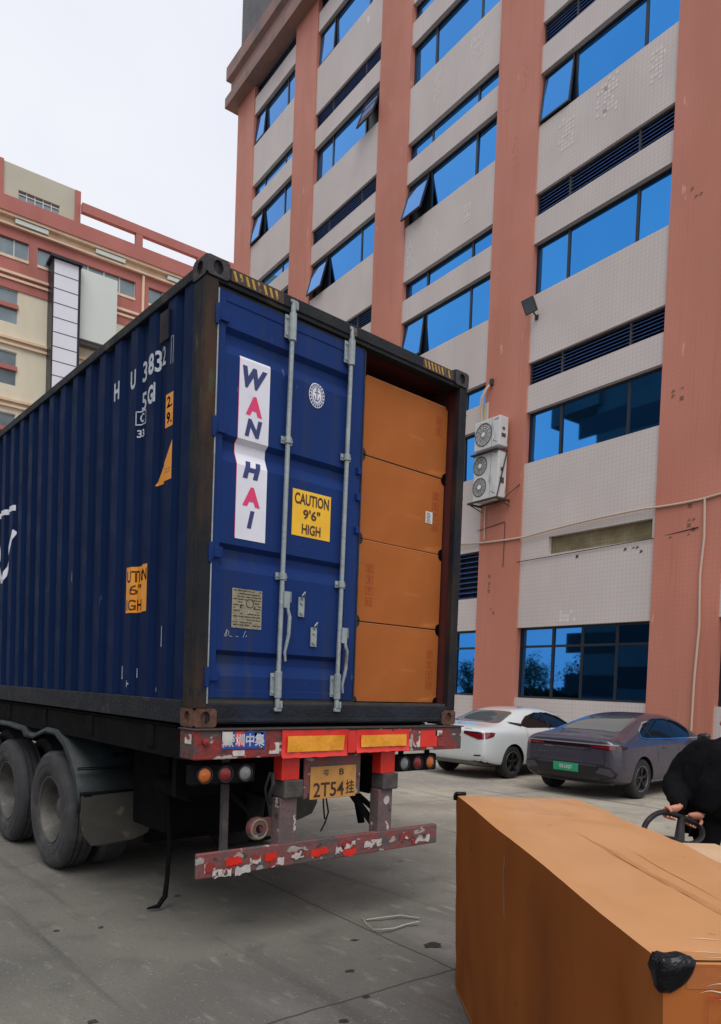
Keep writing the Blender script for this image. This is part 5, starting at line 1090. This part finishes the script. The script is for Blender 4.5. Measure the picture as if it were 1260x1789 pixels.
mb = MB(); mb.tube([inv @ base, inv @ Vector((2.76, -1.79, .78)), inv @ midp], [.030, .036, .024], 10); mb.tube([inv @ Vector(LP_[9]), inv @ Vector((2.74, -1.78, .80))], .011, 8); mb.build('tiller_arm', 'jack', pt, 0, 40)
# ================================================================ person
def skin_bm(verts, edges, rad, sub=2):
    me = bpy.data.meshes.new('k'); me.from_pydata([tuple(v) for v in verts], edges, []); o = bpy.data.objects.new('k', me); COL.objects.link(o)
    m = o.modifiers.new('k', 'SKIN'); m.use_smooth_shade = True; sv = me.skin_vertices[0].data
    for i, r in enumerate(rad): sv[i].radius = r if isinstance(r, tuple) else (r, r)
    sv[0].use_root = True
    s_ = o.modifiers.new('s', 'SUBSURF'); s_.levels = sub; s_.render_levels = sub
    r_ = applied(o); bpy.data.objects.remove(o); return r_
PX, PY = 3.40, -1.77
per = thing('person', 'person in black clothes leaning back, both hands on the loop handle', 'person', (PX, PY, 0), math.radians(139.2))
LM = (Matrix.Translation((PX, PY, 0)) @ Matrix.Rotation(math.radians(139.2), 4, 'Z')).inverted()
def Lc(w): return LM @ Vector(w)
topi = 9
gl = Lc(HPT[15]); gr = Lc(HPT[10])
hlp, hrp = gl, gr
wl = hlp+Vector((-.055, .02, .05)); wr_ = hrp+Vector((-.07, -.02, .045))
sh_l, sh_r = Vector((.03, .19, 1.37)), Vector((.06, -.18, 1.37))
el_l, el_r = Vector((.17, .235, 1.10)), Vector((.24, -.20, 1.09))
verts = [Vector((.09, 0, .92)), Vector((.06, 0, 1.08)), Vector((.01, 0, 1.24)), Vector((-.02, 0, 1.37)), Vector((-.06, 0, 1.46)), Vector((-.09, 0, 1.53)),
         sh_l, el_l, wl, sh_r, el_r, wr_,
         Vector((.08, .09, .86)), Vector((.17, .10, .48)), Vector((.12, .11, .09)), Vector((.27, .12, .035)),
         Vector((.08, -.09, .86)), Vector((-.05, -.10, .48)), Vector((-.20, -.11, .10)), Vector((-.06, -.12, .04))]
edges = [(0, 1), (1, 2), (2, 3), (3, 4), (4, 5), (3, 6), (6, 7), (7, 8), (3, 9), (9, 10), (10, 11), (0, 12), (12, 13), (13, 14), (14, 15), (0, 16), (16, 17), (17, 18), (18, 19)]
rad = [(.13, .10), (.125, .095), (.14, .10), (.12, .085), .052, .048, .06, .042, .026, .06, .042, .026, .078, .052, .038, .03, .078, .052, .038, .03]
bmB = bmesh.new(); me = skin_bm(verts, edges, rad); bmB.from_mesh(me)
# head: egg with brow, nose, mouth, chin, ears
hb = bmesh.new(); bmesh.ops.create_uvsphere(hb, u_segments=36, v_segments=26, radius=1)
for v in hb.verts:
    x, y, z = v.co; fx = 1.0
    p = Vector((x*.098, y*.076, z*.118))
    if z < 0: p.x *= 1-.18*z*z; p.y *= 1-.38*z*z
    if x > 0:
        g = lambda cy, cz, sy, sz: math.exp(-((p.y-cy)/sy)**2-((p.z-cz)/sz)**2)
        p.x += .026*g(0, -.022, .010, .018)+.012*g(0, .0, .008, .022)+.006*g(0, .035, .05, .010)-.010*g(.031, .012, .014, .010)-.010*g(-.031, .012, .014, .010)+.007*g(0, -.056, .024, .006)+.006*g(0, -.066, .020, .005)-.004*g(0, -.061, .024, .003)+.010*g(0, -.095, .024, .014)
    v.co = p
for s_ in (-1, 1):
    eb = bmesh.new(); bmesh.ops.create_uvsphere(eb, u_segments=12, v_segments=8, radius=1); merge(hb, eb, Matrix.Translation((-.008, s_*.076, -.005)) @ Matrix.Diagonal((.018, .009, .032, 1)))
HM = Matrix.Translation((-.10, 0, 1.625)) @ Matrix.Rotation(math.radians(14), 4, 'Y')
merge(bmB, hb, HM)
# hands: palm + five fingers curled round the handle bar
def hand(c, bar_dir, wrist, sgn):
    bd = bar_dir.normalized(); back = (wrist-c); back = (back-bd*back.dot(bd)).normalized(); upv = bd.cross(back).normalized()
    if upv.z < 0: upv = -upv
    P = lambda a, ang, r: c+bd*a+(back*math.cos(ang)+upv*math.sin(ang))*r
    hbm = bmesh.new()
    # palm: skinned fan from wrist to four knuckles
    vs_ = [wrist, wrist*.45+P(0, math.radians(50), .035)*.55, ]; es = [(0, 1)]; rr = [(.026, .022), (.036, .024)]
    for k in range(4):
        a = (-.033+.022*k)*sgn; kn = P(a, math.radians(72), .031); vs_.append(kn); es.append((1, len(vs_)-1)); rr.append(.0135)
    me_ = skin_bm(vs_, es, rr, 2); hbm.from_mesh(me_)
    for k, (ln, r) in enumerate(((1.0, .0092), (1.06, .0096), (1.0, .0094), (.86, .0082))):
        a = (.033-.022*k)*sgn; angs = [72, 100, 140, 185, 225]; pts = [P(a, math.radians(72+(q-72)*ln), .0285 if i else .030) for i, q in enumerate(angs)]
        me_ = skin_bm(pts, [(i, i+1) for i in range(4)], [r*1.12, r*1.1, r, r*.95, r*.8], 2); hbm.from_mesh(me_)
    tp_ = [wrist*.5+c*.5+bd*.02*sgn+upv*.012, P(.042*sgn, math.radians(30), .034), P(.040*sgn, math.radians(-30), .030), P(.030*sgn, math.radians(-75), .029)]
    me_ = skin_bm(tp_, [(0, 1), (1, 2), (2, 3)], [.014, .0125, .011, .009], 2); hbm.from_mesh(me_)
    return hbm
dl = Lc(HPT[16])-Lc(HPT[14]); dr = Lc(HPT[11])-Lc(HPT[9])
for c, d, w_, sg in ((hlp, dl, wl, 1), (hrp, dr, wr_, -1)): merge(bmB, hand(c, d, w_, sg), Matrix.Translation(c) @ Matrix.Scale(1.2, 4) @ Matrix.Translation(-c))
me = bpy.data.meshes.new('body'); bmB.to_mesh(me); bmB.free(); bod = link('body', me, ['skin', 'cloth'], per, 0, 180)
for p_ in me.polygons:
    c = p_.center; dh = min((c-hlp).length, (c-hrp).length)
    p_.material_index = 0 if (dh < .105 or c.z > 1.56) else 1
# clothes: jacket (torso and sleeves), trousers, shoes
jv = verts[:12]; js = [Vector(v) for v in jv]; je = [(0, 1), (1, 2), (2, 3), (3, 4), (3, 5), (5, 6), (6, 7), (3, 8), (8, 9), (9, 10)]
jv = [Vector((.09, 0, .82)), js[1], js[2], js[3], js[4]-Vector((0, 0, .0)), js[6]+Vector((0, .0, .0)), js[7], js[8]+Vector((.004, 0, -.002)), js[9], js[10], js[11]+Vector((.004, 0, -.002))]
jr = [(.30, .25), (.29, .245), (.27, .22), (.21, .17), .095, .135, .115, .048, .135, .115, .048]
jb = bmesh.new()
for ids in ((0, 1, 2, 3, 4), (3, 5, 6, 7), (3, 8, 9, 10)):
    me = skin_bm([jv[i] for i in ids], [(i, i+1) for i in range(len(ids)-1)], [((.115, .115) if (k == 0 and ids[0] == 3) else jr[i]) for k, i in enumerate(ids)]); jb.from_mesh(me)
me = bpy.data.meshes.new('jacket'); jb.to_mesh(me); jb.free(); tx_ = link('jacket', me, 'cloth', bod, 0, 180)
rm_ = tx_.modifiers.new('r', 'REMESH'); rm_.mode = 'VOXEL'; rm_.voxel_size = .014; rm_.use_smooth_shade = True; sm_ = tx_.modifiers.new('sm', 'SMOOTH'); sm_.iterations = 3
dm = tx_.modifiers.new('d', 'DISPLACE'); tex = bpy.data.textures.new('folds', 'CLOUDS'); tex.noise_scale = .12; dm.texture = tex; dm.strength = .028; dm.mid_level = .5
me2 = applied(tx_); tx_.modifiers.clear(); bmj = bmesh.new(); bmj.from_mesh(me2); seen = set(); best = []
for v0 in bmj.verts:
    if v0 in seen: continue
    comp = []; st_ = [v0]; seen.add(v0)
    while st_:
        v = st_.pop(); comp.append(v)
        for e in v.link_edges:
            w = e.other_vert(v)
            if w not in seen: seen.add(w); st_.append(w)
    if len(comp) > len(best): best = comp
keep = set(best); bmesh.ops.delete(bmj, geom=[v for v in bmj.verts if v not in keep], context='VERTS'); bmj.to_mesh(me2); bmj.free(); tx_.data = me2; me2.name = 'jacket'
tv = [Vector((.09, 0, .92)), verts[12], verts[13], verts[14]+Vector((0, 0, .03)), verts[16], verts[17], verts[18]+Vector((0, 0, .02))]
me = skin_bm(tv, [(0, 1), (1, 2), (2, 3), (0, 4), (4, 5), (5, 6)], [(.155, .12), .108, .078, .062, .108, .078, .062]); link('trousers', me, 'cloth', bod, 0, 180)
for p0, p1 in ((verts[14], verts[15]), (verts[18], verts[19])):
    hd_ = Vector((p0.x-.03, p0.y, max(p0.z-.04, .045))); me = skin_bm([hd_, (hd_+p1)/2+Vector((.02, 0, 0)), p1+Vector((.08, 0, 0))], [(0, 1), (1, 2)], [(.042, .045), (.046, .042), (.042, .032)]); link('shoe', me, 'shoe', bod, 0, 180)
hb = bmesh.new(); bmesh.ops.create_uvsphere(hb, u_segments=30, v_segments=20, radius=1)
bmesh.ops.delete(hb, geom=[v for v in hb.verts if (v.co.x > .45 and v.co.z < .55) or v.co.z < -.45], context='VERTS')
for v in hb.verts: n_ = 1+.05*noise.noise(v.co*6); v.co = Vector((v.co.x*.108-.004, v.co.y*.086, v.co.z*.126+.006))*n_
hb.transform(HM); me = bpy.data.meshes.new('hair'); hb.to_mesh(me); hb.free(); link('hair', me, 'hair', bod, 0, 180)
# ================================================================ litter on the concrete
def gpt(px, py):   # ground point seen at a picture position: used only to read positions off the photograph
    d = fw+r2*((px-613.0744)/1271.4529)-u2*((py-1236.9074)/1271.4529); t_ = -1.77159/d.z; return Vector((-2.2155+d.x*t_, -4.05662+d.y*t_, 0))
pts = [gpt(x, y) for x, y in ((733, 1608), (700, 1606), (665, 1610), (640, 1611), (632, 1608), (638, 1618), (652, 1629), (668, 1633), (690, 1628), (712, 1620), (733, 1619))]
pts = [p+Vector((0, 0, .012+.018*math.sin(i*1.1)**2)) for i, p in enumerate(pts)]
mb = MB(); mb.grid([[p+Vector((0, 0, .008)), p+Vector((.010, .018, .002))] for p in pts]); o = mb.build('packing_strap', 'strap'); m_ = o.modifiers.new('s', 'SOLIDIFY'); m_.thickness = .003
tag(o, 'loose bent white plastic strap lying on the concrete', 'strap')
random.seed(11)
def crumb(x, y, s, label, nm='stone', flat=.35, m_='stone', group='dark crumbs on the concrete'):
    b = bmesh.new(); bmesh.ops.create_icosphere(b, subdivisions=2, radius=1); sd_ = random.uniform(0, 99)
    for v in b.verts: v.co *= 1+.9*noise.noise(v.co*1.9+Vector((sd_, 0, 0)))+.3*noise.noise(v.co*5+Vector((sd_, 0, 0))); v.co = Vector((v.co.x*s*1.3, v.co.y*s, v.co.z*s*flat))
    me_ = bpy.data.meshes.new(nm); b.to_mesh(me_); b.free(); o = link(nm, me_, m_, None, 0, 50); o.location = gpt(x, y)+Vector((0, 0, s*flat*.5)); tag(o, label, 'debris', group)
crumb(99, 1627, .016, 'small dark crumb on the concrete at far left, left of its pair'); crumb(176, 1621, .015, 'small dark crumb on the concrete, right one of the pair below the wheels')
crumb(310, 1566, .020, 'dark crumb near the hanging hose under the trailer'); crumb(162, 1786, .018, 'tiny dark crumb at the lower left edge of the concrete')
for (x, y, s, lb_) in ((755, 1652, .050, 'flat dark clod beside the white strap'), (612, 1697, .022, 'small oily clod left of the crossing joints'), (640, 1742, .020, 'small oily clod just below the diagonal joint'), (600, 1784, .022, 'oily clod at the bottom edge of the picture'), (620, 1643, .02, 'tiny dark speck left of the white strap')):
    crumb(x, y, s, lb_, 'dirt_clod', .10, 'dry', 'oily clods around the joints')
# trees beyond the yard (seen only as reflections in the ground-floor glass)
